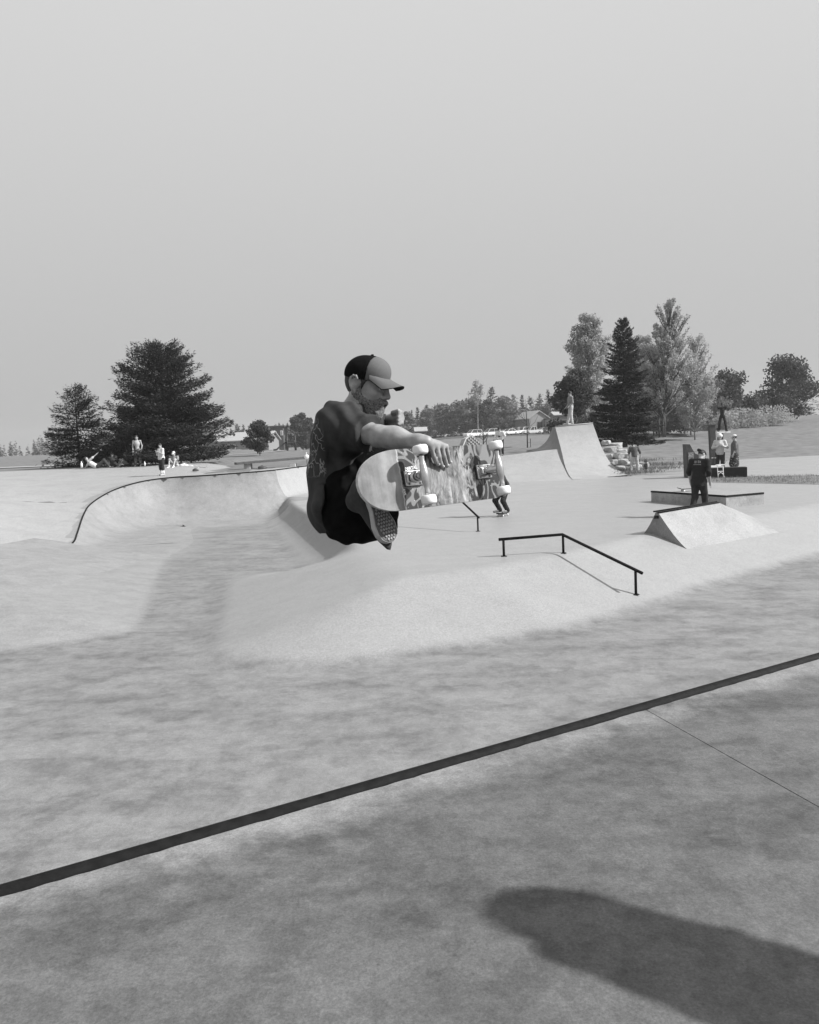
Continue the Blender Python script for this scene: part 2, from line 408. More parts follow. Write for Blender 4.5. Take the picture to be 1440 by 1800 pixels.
L0 = deck_pt(-14, .035, 0)[:2]; R0 = deck_pt(16, .035, 0)[:2]; L1 = deck_pt(-14, 9, 0)[:2]; R1 = deck_pt(16, 9, 0)[:2]
sA = (j0[:2]-NP0)@nd
# solve where the joint meets the pipe line (t=.035)
tt = (.035-((j0[:2]-NP0)@nn))/(jd@nn); jF = j0[:2]+jd*tt; jE = jF+jd*10
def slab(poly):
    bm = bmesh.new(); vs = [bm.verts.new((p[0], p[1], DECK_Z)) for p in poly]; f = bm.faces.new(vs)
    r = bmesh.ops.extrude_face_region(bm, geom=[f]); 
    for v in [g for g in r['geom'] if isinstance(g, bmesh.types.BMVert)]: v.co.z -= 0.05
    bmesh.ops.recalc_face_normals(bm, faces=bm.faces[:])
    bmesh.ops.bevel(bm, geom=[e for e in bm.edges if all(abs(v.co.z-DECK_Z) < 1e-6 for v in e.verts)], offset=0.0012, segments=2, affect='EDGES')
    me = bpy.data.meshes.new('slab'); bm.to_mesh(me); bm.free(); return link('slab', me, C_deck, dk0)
RG2 = np.random.default_rng(5)
def ragged(a, b):
    a = np.array(a); b = np.array(b); k = int(np.linalg.norm(b-a)/.045); w = np.cumsum(RG2.normal(size=k))*.35; w -= np.linspace(w[0], w[-1], k)
    return [tuple(a+(b-a)*i/k+nn*(-.010+.007*(RG2.random()**2)+.002*np.tanh(w[i-1]))) for i in range(1, k)]
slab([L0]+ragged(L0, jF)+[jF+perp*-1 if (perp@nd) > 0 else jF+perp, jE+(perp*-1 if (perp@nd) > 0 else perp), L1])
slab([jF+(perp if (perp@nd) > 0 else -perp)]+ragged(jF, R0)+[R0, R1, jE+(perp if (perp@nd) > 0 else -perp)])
pipe = MB().tube([deck_pt(s, -0.004, DECK_Z-0.012) for s in np.linspace(-14, 16, 16)], 0.034, 16).build('coping_pipe', STEEL, None, True)
tag(pipe, 'thick dark steel coping pipe along the edge of the foreground deck', 'coping')
V = []; F = []; ss = np.linspace(-14, 16, 61)
prof = [(t, 2.1-sqrt(max(2.1**2-(2.079-t)**2, 0))) for t in np.linspace(0, 2.079, 18)]
for s in ss:
    for (t, z) in prof:
        p = NP0+nd*s-nn*(t+0.01); V.append((p[0], p[1], min(z, DECK_Z-0.045)+0.002))
n = len(prof); F = [(i*n+j, i*n+j+1, (i+1)*n+j+1, (i+1)*n+j) for i in range(len(ss)-1) for j in range(n-1)]
mesh('near_quarter_pipe', V, [f[::-1] for f in F], C_wall, None, True, 'structure')

# grass ground to the horizon
GRASS = mat('mown_grass', 0.15, 0.9, noise=0.3, scale=1.2, bump=0.6, bdist=0.05, detail=10, spec=0.1)
gx = np.concatenate([-np.geomspace(700, 42, 26), np.arange(-40, 60, .8), np.geomspace(61, 700, 34)])
gy = np.concatenate([np.arange(-40, 20, 6.), np.arange(20, 90, .7), np.geomspace(91, 700, 50)])
gr, _ = grid_mesh('grass_ground', gx, gy, z_grass, GRASS)
def gz(x, y): return float(z_grass(np.array([float(x)]), np.array([float(y)]))[0])
def ground_at(px, Y):
    p = at(px, 800, Y); return np.array([p[0], Y, gz(p[0], Y)])

# ------------------------------------------------------------------ tall quarter pipe at the back right
qp = empty('quarter_pipe', (9.6, 44.8, 0.8)); tag(qp, 'tall pale concrete quarter pipe with flat top at back of park', 'quarter pipe')
def rel(o, mesh_o):
    mesh_o.parent = o; mesh_o.matrix_parent_inverse = Matrix.Translation(-o.location); return mesh_o
def loft(name, A, B, n, m, parent, flip=False, sm=True):
    A = np.array(A); B = np.array(B)
    def rs(Q, k=13):
        t = np.concatenate([[0], np.cumsum(np.linalg.norm(np.diff(Q, axis=0), axis=1))]); u = np.linspace(0, t[-1], k)
        q = np.stack([np.interp(u, t, Q[:, i]) for i in range(3)], -1)
        for _ in range(2): q[1:-1] = (q[:-2]+2*q[1:-1]+q[2:])/4
        return q
    A = rs(A); B = rs(B); k = len(A); V = []; F = []
    for j in range(n+1): V += [tuple(A[i]*(1-j/n)+B[i]*j/n) for i in range(k)]
    for j in range(n):
        for i in range(k-1):
            f = (j*k+i, j*k+i+1, (j+1)*k+i+1, (j+1)*k+i); F.append(f[::-1] if flip else f)
    o = mesh(name, V, F, m, None, sm); 
    if parent: rel(parent, o)
    return o
QL = [at(976,750,45.0), at(980,766,44.8), at(985,783,44.4), at(989,799,43.7)]+[np.array([x, y, 0]) for x, y in ((8.74,43.0),(8.72,42.0),(8.66,41.0),(8.6,40.2))]
_wd = sqrt(36-4.7**2)
for q in QL[4:]: _d, _s = poly_sd(np.array([q[0]]), np.array([q[1]]), BK[:, :2]); q[2] = .8+float(quarter(_d, bank_interp(_s, 2)-.8, 6.0)[0])+.006
QR = [at(1042,744,45.3), at(1048,760,45.1), at(1054,778,44.8), at(1063,799,44.3), at(1076,818,43.6), at(1090,829,43.0), at(1103,835,42.2)]
loft('ramp_face', QL, QR, 8, C_bank, qp)
QB = [at(971,751,47.2), at(967,766,47.0), at(959,778,46.6), at(948,787,46.2), at(930,794,45.6)]
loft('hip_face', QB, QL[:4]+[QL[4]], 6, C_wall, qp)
zt = QL[0][2]; tl, tr = QL[0], QR[0]; bl = at(971,751,47.2); br_ = tr+np.array([0.3, 2.2, 0])
plat = MB().add([tl, tr, br_, bl, tl-[0,0,.16], tr-[0,0,.16], br_-[0,0,.16], bl-[0,0,.16]], [(0,1,2,3),(7,6,5,4),(4,5,1,0),(5,6,2,1),(6,7,3,2),(7,4,0,3)])
rel(qp, plat.build('platform', C_hot))
sw = [q for q in QR]; base = [np.array([q[0], q[1], 0.2]) for q in QR]; bkp = np.array([br_[0], br_[1], 0.2])
V = sw+base+[br_, bkp]; n = len(sw)
F = [(i, i+n, i+1+n, i+1) for i in range(n-1)]+[(0, 2*n, 2*n+1, n)]
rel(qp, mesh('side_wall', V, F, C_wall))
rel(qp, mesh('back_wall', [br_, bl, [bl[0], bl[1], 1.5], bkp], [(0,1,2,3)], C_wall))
rel(qp, MB().tube([tl+[0,-.01,.01], tr+[0,-.01,.01]], 0.03, 8).build('coping', C_bank, None, True))

# ------------------------------------------------------------------ spine ramp on the right
sp = empty('spine_ramp', (6.3, 17.6, 0.6)); tag(sp, 'small concrete spine ramp with twin steel copings at right of the bank', 'skate ramp')
S0 = at(1153,900,17.75); S1 = at(1262,883,19.2); bL = at(1117,946.5,18.1)
def zs(x, y): return float(z_floor(np.array([x]), np.array([y]))[0])
bR = min((at(1213,968,Y_) for Y_ in np.arange(15, 19.5, .02)), key=lambda q: abs(q[2]-zs(q[0], q[1])))
rd = (S1-S0); rd[2] = 0; 
S0f = at(1158,902,17.68); S1f = at(1264.5,884,19.1)
def concave(a, b, k=9, p=1.9):
    out = []
    for t in np.linspace(0, 1, k):
        q = a*(1-t)+b*t; q[2] = b[2]+(a[2]-b[2])*(1-t)**p*1.0; out.append(q)
    return out
bR1 = np.array([9.6,19.6,0.]); bR1[2] = zs(9.6, 19.6); bL1 = bL+rd*1.05+np.array([0,.2,0])
# the far end widens: hip sloping down to the right
LA = concave(S0f, bR-np.array([0,0,.02]), p=1.3); LB = concave(S1f, bR1, p=1.5)
_o = np.array([.58, -.81, 0])
loft('front_face', LA+[bR+_o*.12+[0,0,-.10], bR+_o*.25+[0,0,-.25]], LB+[bR1+_o*.15+[0,0,-.12], bR1+_o*.3+[0,0,-.3]], 10, C_hot, sp)
RA = concave(S0, bL-np.array([0,0,.03]), p=1.7); RB = concave(S1, bL1)
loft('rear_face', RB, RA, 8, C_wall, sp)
prof = RA[::-1]+LA; cen = np.array([(bL[0]+bR[0])/2, 17.24, .35])
V = prof+[np.array([q[0], q[1], 0.2]) for q in prof]; n = len(prof)
F = [(i, i+n, i+1+n, i+1) for i in range(n-1)]
rel(sp, mesh('end_wall', V, F, C_wall))
hipe = [S1f, bR1, at_z(1330,905,.8)]
V = LB+[S1+np.array([1.35,1.1,-(S1[2]-.8)])]; rel(sp, mesh('hip_end', V, [(len(LB), i+1, i) for i in range(len(LB)-1)], C_hot))
rel(sp, MB().tube([S0f+[-.03,-.03,.012], S1f+[0,0,.012]], 0.018, 10).build('coping', STEEL, None, True))
rel(sp, MB().tube([S0+[-.05,-.0,.012], S1+[0,.06,.012]], 0.018, 10).build('coping', STEEL, None, True))
dec = at(1154,909,17.68); rel(sp, MB().box(dec, (.1,.02,.07)).build('bracket', STEEL))

# ------------------------------------------------------------------ long ledge
led = empty('concrete_ledge', (8.9, 24.6, 0.8)); tag(led, 'long low concrete ledge with dark steel front edge', 'ledge')
p0, p1 = at_z(1145,882,.8), at_z(1276.5,893,.8); u = (p1-p0)[:2]; Lg = np.linalg.norm(u); u /= Lg; w_ = np.array([-u[1], u[0]])
q = lambda s, t, z: (p0[0]+u[0]*s+w_[0]*t, p0[1]+u[1]*s+w_[1]*t, z)
LH = 1.155
C_ledge = concrete('concrete_ledge', .36, .36, .55, .3)
rel(led, MB().prism([q(0,0,0)[:2], q(Lg,0,0)[:2], q(Lg,1.5,0)[:2], q(0,1.5,0)[:2]], 0.76, LH-.003).build('body', C_ledge))
rel(led, MB().prism([q(0,0.05,0)[:2], q(Lg-.05,.05,0)[:2], q(Lg-.05,1.5,0)[:2], q(0,1.5,0)[:2]], LH-.003, LH+.02).build('top_slab', C_hot))
rel(led, MB().prism([q(-.01,-.012,0)[:2], q(Lg+.012,-.012,0)[:2], q(Lg+.012,.045,0)[:2], q(-.01,.045,0)[:2]], LH-.035, LH+.016).build('steel_edge', STEEL))
rel(led, MB().prism([q(Lg-.04,.05,0)[:2], q(Lg+.012,.05,0)[:2], q(Lg+.012,1.5,0)[:2], q(Lg-.04,1.5,0)[:2]], LH-.035, LH+.016).build('steel_edge', STEEL))

# ------------------------------------------------------------------ grind rails
def zs(x, y): return float(z_floor(np.array([x]), np.array([y]))[0])
def rail(label, pts, posts, r=0.03):
    e = empty('grind_rail', pts[1]); tag(e, label, 'grind rail', 'kinked steel rails on the banks')
    rel(e, MB().tube(pts, r, 12).build('handrail', STEEL, None, True))
    for (p) in posts:
        z = zs(p[0], p[1])
        rel(e, MB().tube([(p[0], p[1], z-.02), (p[0], p[1], p[2]-.01)], r*.85, 10).build('post', STEEL, None, True))
        rel(e, MB().box((p[0], p[1], z+.004), (.11,.11,.008)).build('base_plate', STEEL))
    return e
a0 = at_z(886,978,.8); a1 = at_z(990.5,971,.8)
zc = .8
for _ in range(12):
    a2 = at_z(1118,1045,zc); zc = zs(a2[0], a2[1])*.5+zc*.5
def up_to(px, py, base): return at(px, py, base[1])
r0, r1, r2 = up_to(882,948,a0), up_to(988.5,939.5,a1), up_to(1115.5,1001,a2)
dirA = (r0-r1)/np.linalg.norm(r0-r1); dirB = (r2-r1)/np.linalg.norm(r2-r1)
rail('black kinked steel grind rail stepping down the bank in the foreground', [r0+dirA*.06, r1, r2+dirB*.18], [np.array([a0[0], a0[1], r0[2]]), np.array([a1[0], a1[1], r1[2]]), np.array([a2[0], a2[1], r2[2]])])
b2 = at_z(840.5,934,.8); q2 = up_to(840,908,b2); b1 = at_z(775,893,.8)*0+np.array([b2[0]-1.25, b2[1]+2.6, .8]); q1 = np.array([b1[0], b1[1], q2[2]+.35])
q1 = at(806,876,b2[1]+.9); q0 = at(690,866,b2[1]+3.0); 
rail('smaller black steel grind rail half hidden behind the skateboard', [q0+(q0-q1)*.05, q1, q2+(q2-q1)*.06], [np.array([q0[0], q0[1], q0[2]]), np.array([b2[0], b2[1], q2[2]])], .026)
# ------------------------------------------------------------------ implicit-surface modelling (for people)
class Field:
    def __init__(s, lo, hi, h):
        s.lo = np.array(lo, float); s.h = h; s.n = np.ceil((np.array(hi)-s.lo)/h).astype(int)+1
        s.D = np.full(s.n, 9.0, np.float32)
        s.ax = [s.lo[i]+h*np.arange(s.n[i]) for i in range(3)]
    def _win(s, lo, hi):
        a = np.clip(np.floor((np.array(lo)-s.lo)/s.h).astype(int), 0, s.n); b = np.clip(np.ceil((np.array(hi)-s.lo)/s.h).astype(int)+1, 0, s.n)
        if np.any(b <= a): return None
        sl = tuple(slice(a[i], b[i]) for i in range(3))
        P = [s.ax[0][sl[0]][:, None, None], s.ax[1][sl[1]][None, :, None], s.ax[2][sl[2]][None, None, :]]
        return sl, P
    def _put(s, lo, hi, fn, k, sub=False):
        m = max(k*1.5, 2*s.h)+0.03
        w = s._win(np.array(lo)-m, np.array(hi)+m)
        if w is None: return s
        sl, P = w; d = fn(*P).astype(np.float32); o = s.D[sl]
        s.D[sl] = (smax(o, -d, k) if k > 0 else np.maximum(o, -d)) if sub else (smin(o, d, k) if k > 0 else np.minimum(o, d)); return s
    def cap(s, a, b, ra, rb=None, k=.03, sub=False, flat=None):
        a = np.array(a, float); b = np.array(b, float); rb = ra if rb is None else rb; ba = b-a; L2 = max(ba@ba, 1e-9); r = max(ra, rb)
        def fn(X, Y, Z):
            x, y, z = X-a[0], Y-a[1], Z-a[2]; t = np.clip((x*ba[0]+y*ba[1]+z*ba[2])/L2, 0, 1)
            return np.sqrt((x-t*ba[0])**2+(y-t*ba[1])**2+(z-t*ba[2])**2)-(ra+(rb-ra)*t)
        return s._put(np.minimum(a, b)-r, np.maximum(a, b)+r, fn, k, sub)
    def ell(s, c, r, M=None, k=.03, sub=False):
        c = np.array(c, float); r = np.array(r, float); M = np.eye(3) if M is None else np.array(M, float); rm = r.max()
        def fn(X, Y, Z):
            x, y, z = X-c[0], Y-c[1], Z-c[2]
            q = [M[0, i]*x+M[1, i]*y+M[2, i]*z for i in range(3)]
            k0 = np.sqrt(sum((q[i]/r[i])**2 for i in range(3)))+1e-6; k1 = np.sqrt(sum((q[i]/r[i]**2)**2 for i in range(3)))+1e-6
            return k0*(k0-1)/k1
        return s._put(c-rm, c+rm, fn, k, sub)
    def box(s, c, hs, M=None, rnd=.01, k=.0, sub=False):
        c = np.array(c, float); hs = np.array(hs, float); M = np.eye(3) if M is None else np.array(M, float); rm = np.linalg.norm(hs)+rnd
        def fn(X, Y, Z):
            x, y, z = X-c[0], Y-c[1], Z-c[2]
            q = [np.abs(M[0, i]*x+M[1, i]*y+M[2, i]*z)-(hs[i]-rnd) for i in range(3)]
            o = np.sqrt(sum(np.maximum(t, 0)**2 for t in q)); return o+np.minimum(np.maximum(np.maximum(q[0], q[1]), q[2]), 0)-rnd
        return s._put(c-rm, c+rm, fn, k, sub)
    def cut(s, p, n, k=0.0):                       # keep the side the normal points away from
        p = np.array(p, float); n = np.array(n, float); n /= np.linalg.norm(n)
        d = (s.ax[0][:, None, None]-p[0])*n[0]+(s.ax[1][None, :, None]-p[1])*n[1]+(s.ax[2][None, None, :]-p[2])*n[2]
        s.D = np.maximum(s.D, d.astype(np.float32)) if k <= 0 else smax(s.D, d, k).astype(np.float32); return s
    def notch(s, planes):                          # remove the corner lying behind all the given planes (point, normal into the removed part)
        d = None
        for p, n in planes:
            n = np.array(n, float); n /= np.linalg.norm(n); q = -((s.ax[0][:, None, None]-p[0])*n[0]+(s.ax[1][None, :, None]-p[1])*n[1]+(s.ax[2][None, None, :]-p[2])*n[2])
            d = q if d is None else np.maximum(d, q)
        s.D = np.maximum(s.D, -d.astype(np.float32)); return s
    def wrinkle(s, amp, fn):
        X, Y, Z = s.ax[0][:, None, None], s.ax[1][None, :, None], s.ax[2][None, None, :]
        s.D = s.D+(amp*fn(X, Y, Z)).astype(np.float32); return s
    def nets(s):
        D = s.D; D[0] = D[-1] = 9; D[:, 0] = D[:, -1] = 9; D[:, :, 0] = D[:, :, -1] = 9
        S = D < 0; c = S[:-1, :-1, :-1].astype(np.int8)
        cnt = np.zeros(c.shape, np.int8)
        offs = [(i, j, k) for i in (0, 1) for j in (0, 1) for k in (0, 1)]; n = D.shape
        for (i, j, k) in offs: cnt += S[i:n[0]-1+i, j:n[1]-1+j, k:n[2]-1+k]
        act = np.argwhere((cnt > 0) & (cnt < 8)); idx = np.full(c.shape, -1, np.int32); idx[tuple(act.T)] = np.arange(len(act))
        vals = np.stack([D[act[:, 0]+i, act[:, 1]+j, act[:, 2]+k] for (i, j, k) in offs], 1); O = np.array(offs, float)
        acc = np.zeros((len(act), 3)); num = np.zeros(len(act))
        for a in range(8):
            for b in range(a+1, 8):
                if np.abs(O[a]-O[b]).sum() != 1: continue
                m = (vals[:, a] < 0) != (vals[:, b] < 0); t = vals[:, a]/np.where(m, vals[:, a]-vals[:, b], 1)
                acc += np.where(m[:, None], O[a]+(O[b]-O[a])*t[:, None], 0); num += m
        V = (act+acc/num[:, None])*s.h+s.lo; F = []
        for ax in range(3):
            u, v = (ax+1) % 3, (ax+2) % 3
            A = np.take(S, range(0, n[ax]-1), ax); B = np.take(S, range(1, n[ax]), ax); e = np.argwhere(A != B)
            e = e[(e[:, u] > 0) & (e[:, v] > 0) & (e[:, u] < n[u]-1) & (e[:, v] < n[v]-1)]
            def cell(du, dv):
                q = e.copy(); q[:, u] -= du; q[:, v] -= dv; return idx[q[:, 0], q[:, 1], q[:, 2]]
            q = np.stack([cell(1, 1), cell(0, 1), cell(0, 0), cell(1, 0)], 1)
            fl = S[e[:, 0], e[:, 1], e[:, 2]]; q[~fl] = q[~fl][:, ::-1]; F.append(q)
        return V, np.concatenate(F)
    def build(s, name, m, parent=None, extra=None, relax=1):
        V, F = s.nets()
        if len(V) == 0: return None
        for _ in range(relax):          # light Laplacian polish
            A = np.zeros_like(V); C = np.zeros(len(V))
            for i in range(4):
                j = F[:, (i+1) % 4]; np.add.at(A, F[:, i], V[j]); np.add.at(C, F[:, i], 1)
            V = V*.5+.5*A/np.maximum(C, 1)[:, None]
        o = None
        if extra is not None and len(extra.v):
            n = len(V); V2 = np.array(extra.v); tri = []
            for f in extra.f:
                if len(f) == 4: tri.append(tuple(i+n for i in f))
                else:
                    for i in range(1, len(f)-1): tri.append((f[0]+n, f[i]+n, f[i+1]+n, f[i+1]+n))
            V = np.vstack([V, V2]); faces = [tuple(f) for f in F]+[t if t[2] != t[3] else t[:3] for t in tri]
            o = mesh(name, V, faces, m, None, True)
        else: o = fast_mesh(name, V, F, m)
        if parent: rel(parent, o)
        return o

# ------------------------------------------------------------------ ray onto what is already built
def hit(px, py):
    dg = bpy.context.evaluated_depsgraph_get(); d = Vector(ray(px, py)).normalized()
    ok, loc, *_ = scene.ray_cast(dg, Vector((0, 0, CAM_Z)), d)
    return np.array(loc) if ok else None

# ------------------------------------------------------------------ generic person
SKIN = mat('skin', .36, .55, noise=.12, scale=9, spec=.35); SKIN_PALE = mat('skin_pale', .46, .55, noise=.1, scale=9)
CLOTH = {}
def cloth(v, n=.25, sc=18):
    if (v, n) not in CLOTH: CLOTH[(v, n)] = mat('cloth', v, .9, noise=n, scale=sc, bump=.25, bdist=.01, spec=.15)
    return CLOTH[(v, n)]
SPOT = mat('dotted_cloth', .03, .9)
def _spots():
    nt = SPOT.node_tree; v = nt.nodes.new('ShaderNodeTexVoronoi'); v.inputs['Scale'].default_value = 14
    tc = nt.nodes.new('ShaderNodeTexCoord'); nt.links.new(tc.outputs['Object'], v.inputs['Vector'])
    r = nt.nodes.new('ShaderNodeMapRange'); r.inputs[1].default_value = .2; r.inputs[2].default_value = .28; r.inputs[3].default_value = .4; r.inputs[4].default_value = .025
    nt.links.new(v.outputs['Distance'], r.inputs[0]); nt.links.new(r.outputs[0], nt.nodes['Principled BSDF'].inputs['Base Color'])
_spots()
CAMO = mat('patterned_cloth', .14, .9, noise=.9, scale=9, detail=3)
HAIR = mat('dark_hair', .02, .6, noise=.5, scale=30)
PJ = {}
POSE = dict(pelvis=(0,0,.95), chest=(0,.005,1.27), neck=(0,-.01,1.47), head=(0,.025,1.61),
    shL=(-.185,0,1.42), elL=(-.235,-.02,1.14), haL=(-.225,.07,.90), shR=(.185,0,1.42), elR=(.235,-.02,1.14), haR=(.225,.07,.90),
    hipL=(-.09,0,.92), knL=(-.105,.03,.50), anL=(-.11,-.02,.085), toL=(-.125,.15,.035),
    hipR=(.09,0,.92), knR=(.105,.03,.50), anR=(.11,-.02,.085), toR=(.125,.15,.035))
def person(label, foot, rz, H, pose=None, shirt=(.5,), pants=(.05,), shorts=False, hat=None, hair=True, shoes=.3, skin=None, look=0.0, vox=.016,
           sleeves=.62, lengthy=1.0, bare=False, group='people around the skatepark', long_hair=False, socks=None, skirt=False, head_tilt=0.0, girth=1.0, pants_mat=None, hands=True):
    p = dict(POSE); p.update(pose or {}); s = H/1.75
    base = np.array(foot, float)
    e = empty('person', base); tag(e, label, 'person', group)
    cr, sr = cos(rz), sin(rz)
    def W(q): q = np.array(q, float)*s; return base+np.array([q[0]*cr-q[1]*sr, q[0]*sr+q[1]*cr, q[2]])
    J = {k: W(v) for k, v in p.items()}
    skin = skin or SKIN
    def frame(a, yawl=0.0):
        z = a/np.linalg.norm(a); f = np.array([-sin(rz+yawl), cos(rz+yawl), 0.0]); f = f-z*(f@z); f /= np.linalg.norm(f); x = np.cross(f, z); return np.stack([x, f, z], 1)
    Mt = frame(J['chest']-J['pelvis']); Mp = frame(J['chest']-J['pelvis'])
    hz = J['head']-J['neck']; hz = hz/np.linalg.norm(hz); 
    Mh = frame(hz+np.array([-sin(rz+look), cos(rz+look), 0])*head_tilt, look)
    pts = np.array(list(J.values())); lo, hi = pts.min(0)-.28*s, pts.max(0)+.28*s
    g = girth
    def torso(F, inf, k=.05):
        F.cap(J['pelvis'], J['chest'], .105*s*g+inf, .115*s*g+inf, k)
        F.ell(J['chest'], np.array([.165*g, .115*g, .19])*s+inf, Mt, k); F.ell(J['pelvis'], np.array([.155*g, .115*g, .12])*s+inf, Mp, k)
        F.cap(J['shL'], J['shR'], .058*s+inf, None, k)
    def leg(F, S, inf, to=1.0, k=.03, flare=0.0):
        a, b, c = J['hip'+S], J['kn'+S], J['an'+S]
        F.cap(a, b, .082*s*g+inf, .055*s+inf+flare*.3, k)
        if to > .55: F.cap(b, b+(c-b)*min(1, (to-.5)*2), .054*s+inf+flare*.3, .038*s+inf+flare, k)
    def arm(F, S, inf, to=1.0, k=.03):
        a, b, c = J['sh'+S], J['el'+S], J['ha'+S]
        t1 = min(1, to*2); F.cap(a, a+(b-a)*t1, .05*s+inf, .05*s-.01*s*t1+inf, k)
        if to > .5: F.cap(b, b+(c-b)*(to-.5)*2, .04*s+inf, .03*s+inf, k)
    # body: one continuous skin surface with head and face
    B = Field(lo, hi, vox*s)
    torso(B, -.01*s)
    for S in 'LR':
        leg(B, S, 0); arm(B, S, -.002*s)
        B.cap(J['an'+S], J['to'+S], .035*s, .03*s)
        d = J['ha'+S]-J['el'+S]; d = d/np.linalg.norm(d); B.cap(J['ha'+S], J['ha'+S]+d*.07*s, .028*s, .03*s, .02)
    hd = J['head']; hw = lambda q: hd+Mh@(np.array(q)*s)
    B.cap(J['neck']-hz*.05*s, hd-hz*.04*s, .056*s, .052*s, .03)
    B.ell(hw((0,-.012,.025)), np.array([.076,.098,.10])*s, Mh, .02); B.ell(hw((0,.03,-.05)), np.array([.058,.062,.072])*s, Mh, .03)
    B.cap(hw((0,.09,.0)), hw((0,.108,-.03)), .011*s, .016*s, .015)
    for q in (-1, 1): B.ell(hw((q*.078,-.01,-.01)), np.array([.012,.022,.034])*s, Mh, .01); B.ell(hw((q*.032,.098,.008)), np.array([.02,.018,.013])*s, Mh, .012, sub=True)
    fingers = MB()
    if hands:
        for S, q in (('L', -1), ('R', 1)):
            d = J['ha'+S]-J['el'+S]; d /= np.linalg.norm(d); side = np.cross(d, np.array([0, 0, 1.0]) if abs(d[2]) < .9 else np.array([-sr, cr, 0])*0+np.array([cr, sr, 0])); side /= np.linalg.norm(side)
            nrm = np.cross(side, d); pl = J['ha'+S]+d*.085*s
            for i, L in enumerate((.062, .075, .078, .066)):
                a = pl+side*(i-1.5)*.017*s; b = a+d*L*.55*s+nrm*.004*s; c = b+d*L*.4*s+nrm*.018*s; fingers.tube([a, b, c], [.0095*s, .0085*s, .007*s], 5)
            a = J['ha'+S]+d*.03*s-side*.025*s; fingers.tube([a, a+d*.035*s-side*.03*s, a+d*.07*s-side*.035*s], [.012*s, .010*s, .008*s], 5)
    B.build('body', skin, e, fingers)
    eye = mat('eye_dark', .02, .3) if 'eye' not in CLOTH else CLOTH['eye']; CLOTH['eye'] = eye
    for q in (-1, 1): rel(e, MB().ball(hw((q*.032,.088,.008)), .011*s, 6).build('eye', eye, None, True))
    def wr(X, Y, Z): return np.sin(Z*38/s+3*np.sin(X*21+Y*17))*.5+.5*np.sin(X*31-Z*17+Y*26)
    if not bare:
        T = Field(lo, hi, vox*s); torso(T, .014*s)
        for S in 'LR': arm(T, S, .02*s if sleeves < .8 else .014*s, sleeves)
        ax = J['chest']-J['pelvis']; ax /= np.linalg.norm(ax)
        T.cap(J['chest'], J['pelvis']-ax*.06*s*lengthy, .13*s*g, .15*s*g, .06)
        T.cut(J['pelvis']-ax*.085*s*lengthy, -ax); T.cut(J['neck']+hz*.03*s, hz); T.wrinkle(.006*s, wr)
        T.build('shirt', cloth(*shirt), e)
    Q = Field(lo, hi, vox*s); pm = pants_mat or cloth(*pants)
    Q.ell(J['pelvis']-[0, 0, .0], np.array([.165*g, .125*g, .115])*s, Mp, .04)
    for S in 'LR': leg(Q, S, .022*s, .66 if shorts else 1.0, .03, .03*s if shorts else .012*s)
    if skirt: Q.cap(J['pelvis'], (J['knL']+J['knR'])/2, .15*s, .21*s, .05)
    ax = J['chest']-J['pelvis']; ax /= np.linalg.norm(ax); Q.cut(J['pelvis']+ax*.09*s, ax)
    if shorts or not skirt:
        for S in 'LR':
            pass
    Q.wrinkle(.006*s, wr); Q.build('skirt' if skirt else ('shorts' if shorts else 'trousers'), pm, e)
    for S in 'LR':
        f = J['to'+S]-J['an'+S]; sh = Field(np.minimum(J['an'+S], J['to'+S])-.1*s, np.maximum(J['an'+S], J['to'+S])+.1*s, .011*s)
        f2 = f.copy(); f2[2] = 0; fl = np.linalg.norm(f2); f2 = f2/(fl if fl > 1e-3 else 1)
        a = J['an'+S]+[0, 0, -.035*s]-f2*.035*s; sh.cap(a, J['to'+S]+f2*.05*s, .043*s, .034*s, .02); sh.cap(J['an'+S]-[0, 0, .01*s], J['an'+S]+[0, 0, .03*s], .044*s, .046*s, .02)
        sh.build('shoe', cloth(shoes, .15), e)
        if socks: 
            c = J['an'+S]; k_ = J['kn'+S]; rel(e, MB().tube([c, c+(k_-c)*.42], [.045*s, .058*s], 10).build('sock', cloth(socks, .1), None, True))
    if hair and hat != 'helmet':
        Hh = Field(hd-.2*s, hd+.2*s, .010*s); Hh.ell(hw((0,-.022,.035)), np.array([.085,.102,.10])*s, Mh, .0)
        Hh.ell(hw((0,.075,-.035)), np.array([.085,.08,.085])*s, Mh, .015, sub=True); Hh.ell(hw((0,-.01,-.115)), np.array([.12,.15,.075])*s, Mh, .02, sub=True)
        Hh.build('hair', HAIR, e)
    if long_hair:
        L = Field(hd-.45*s, hd+.2*s, .012*s)
        for q in (-1, 1): L.cap(hw((q*.06,-.035,.0)), hw((q*.085,.01,-.24)), .04*s, .022*s, .03)
        L.cap(hw((0,-.07,.02)), hw((0,-.09,-.2)), .06*s, .05*s, .03); L.build('hair', HAIR, e)
    if hat:
        kind_, tone_ = hat if isinstance(hat, tuple) else (hat, .6)
        C = Field(hd-.22*s, hd+.24*s, .010*s); C.ell(hw((0,-.012,.05)), np.array([.09,.112,.092])*s, Mh, 0); C.cut(hw((0,0,.045)), -Mh[:, 2])
        if kind_ == 'cap': C.ell(hw((0,.125,.045)), np.array([.07,.075,.012])*s, Mh, .008)
        if kind_ == 'back_cap': C.ell(hw((0,-.125,.045)), np.array([.07,.07,.012])*s, Mh, .008)
        if kind_ == 'bucket': C.ell(hw((0,-.01,.045)), np.array([.15,.165,.016])*s, Mh, .012)
        if kind_ == 'helmet': C.ell(hw((0,-.015,.05)), np.array([.112,.13,.105])*s, Mh, .01); C.cut(hw((0,0,.02)), -Mh[:, 2])
        C.build('helmet' if kind_ == 'helmet' else 'cap', cloth(tone_, .12), e)
    PJ[e.name] = (J, Mt, s)
    return e
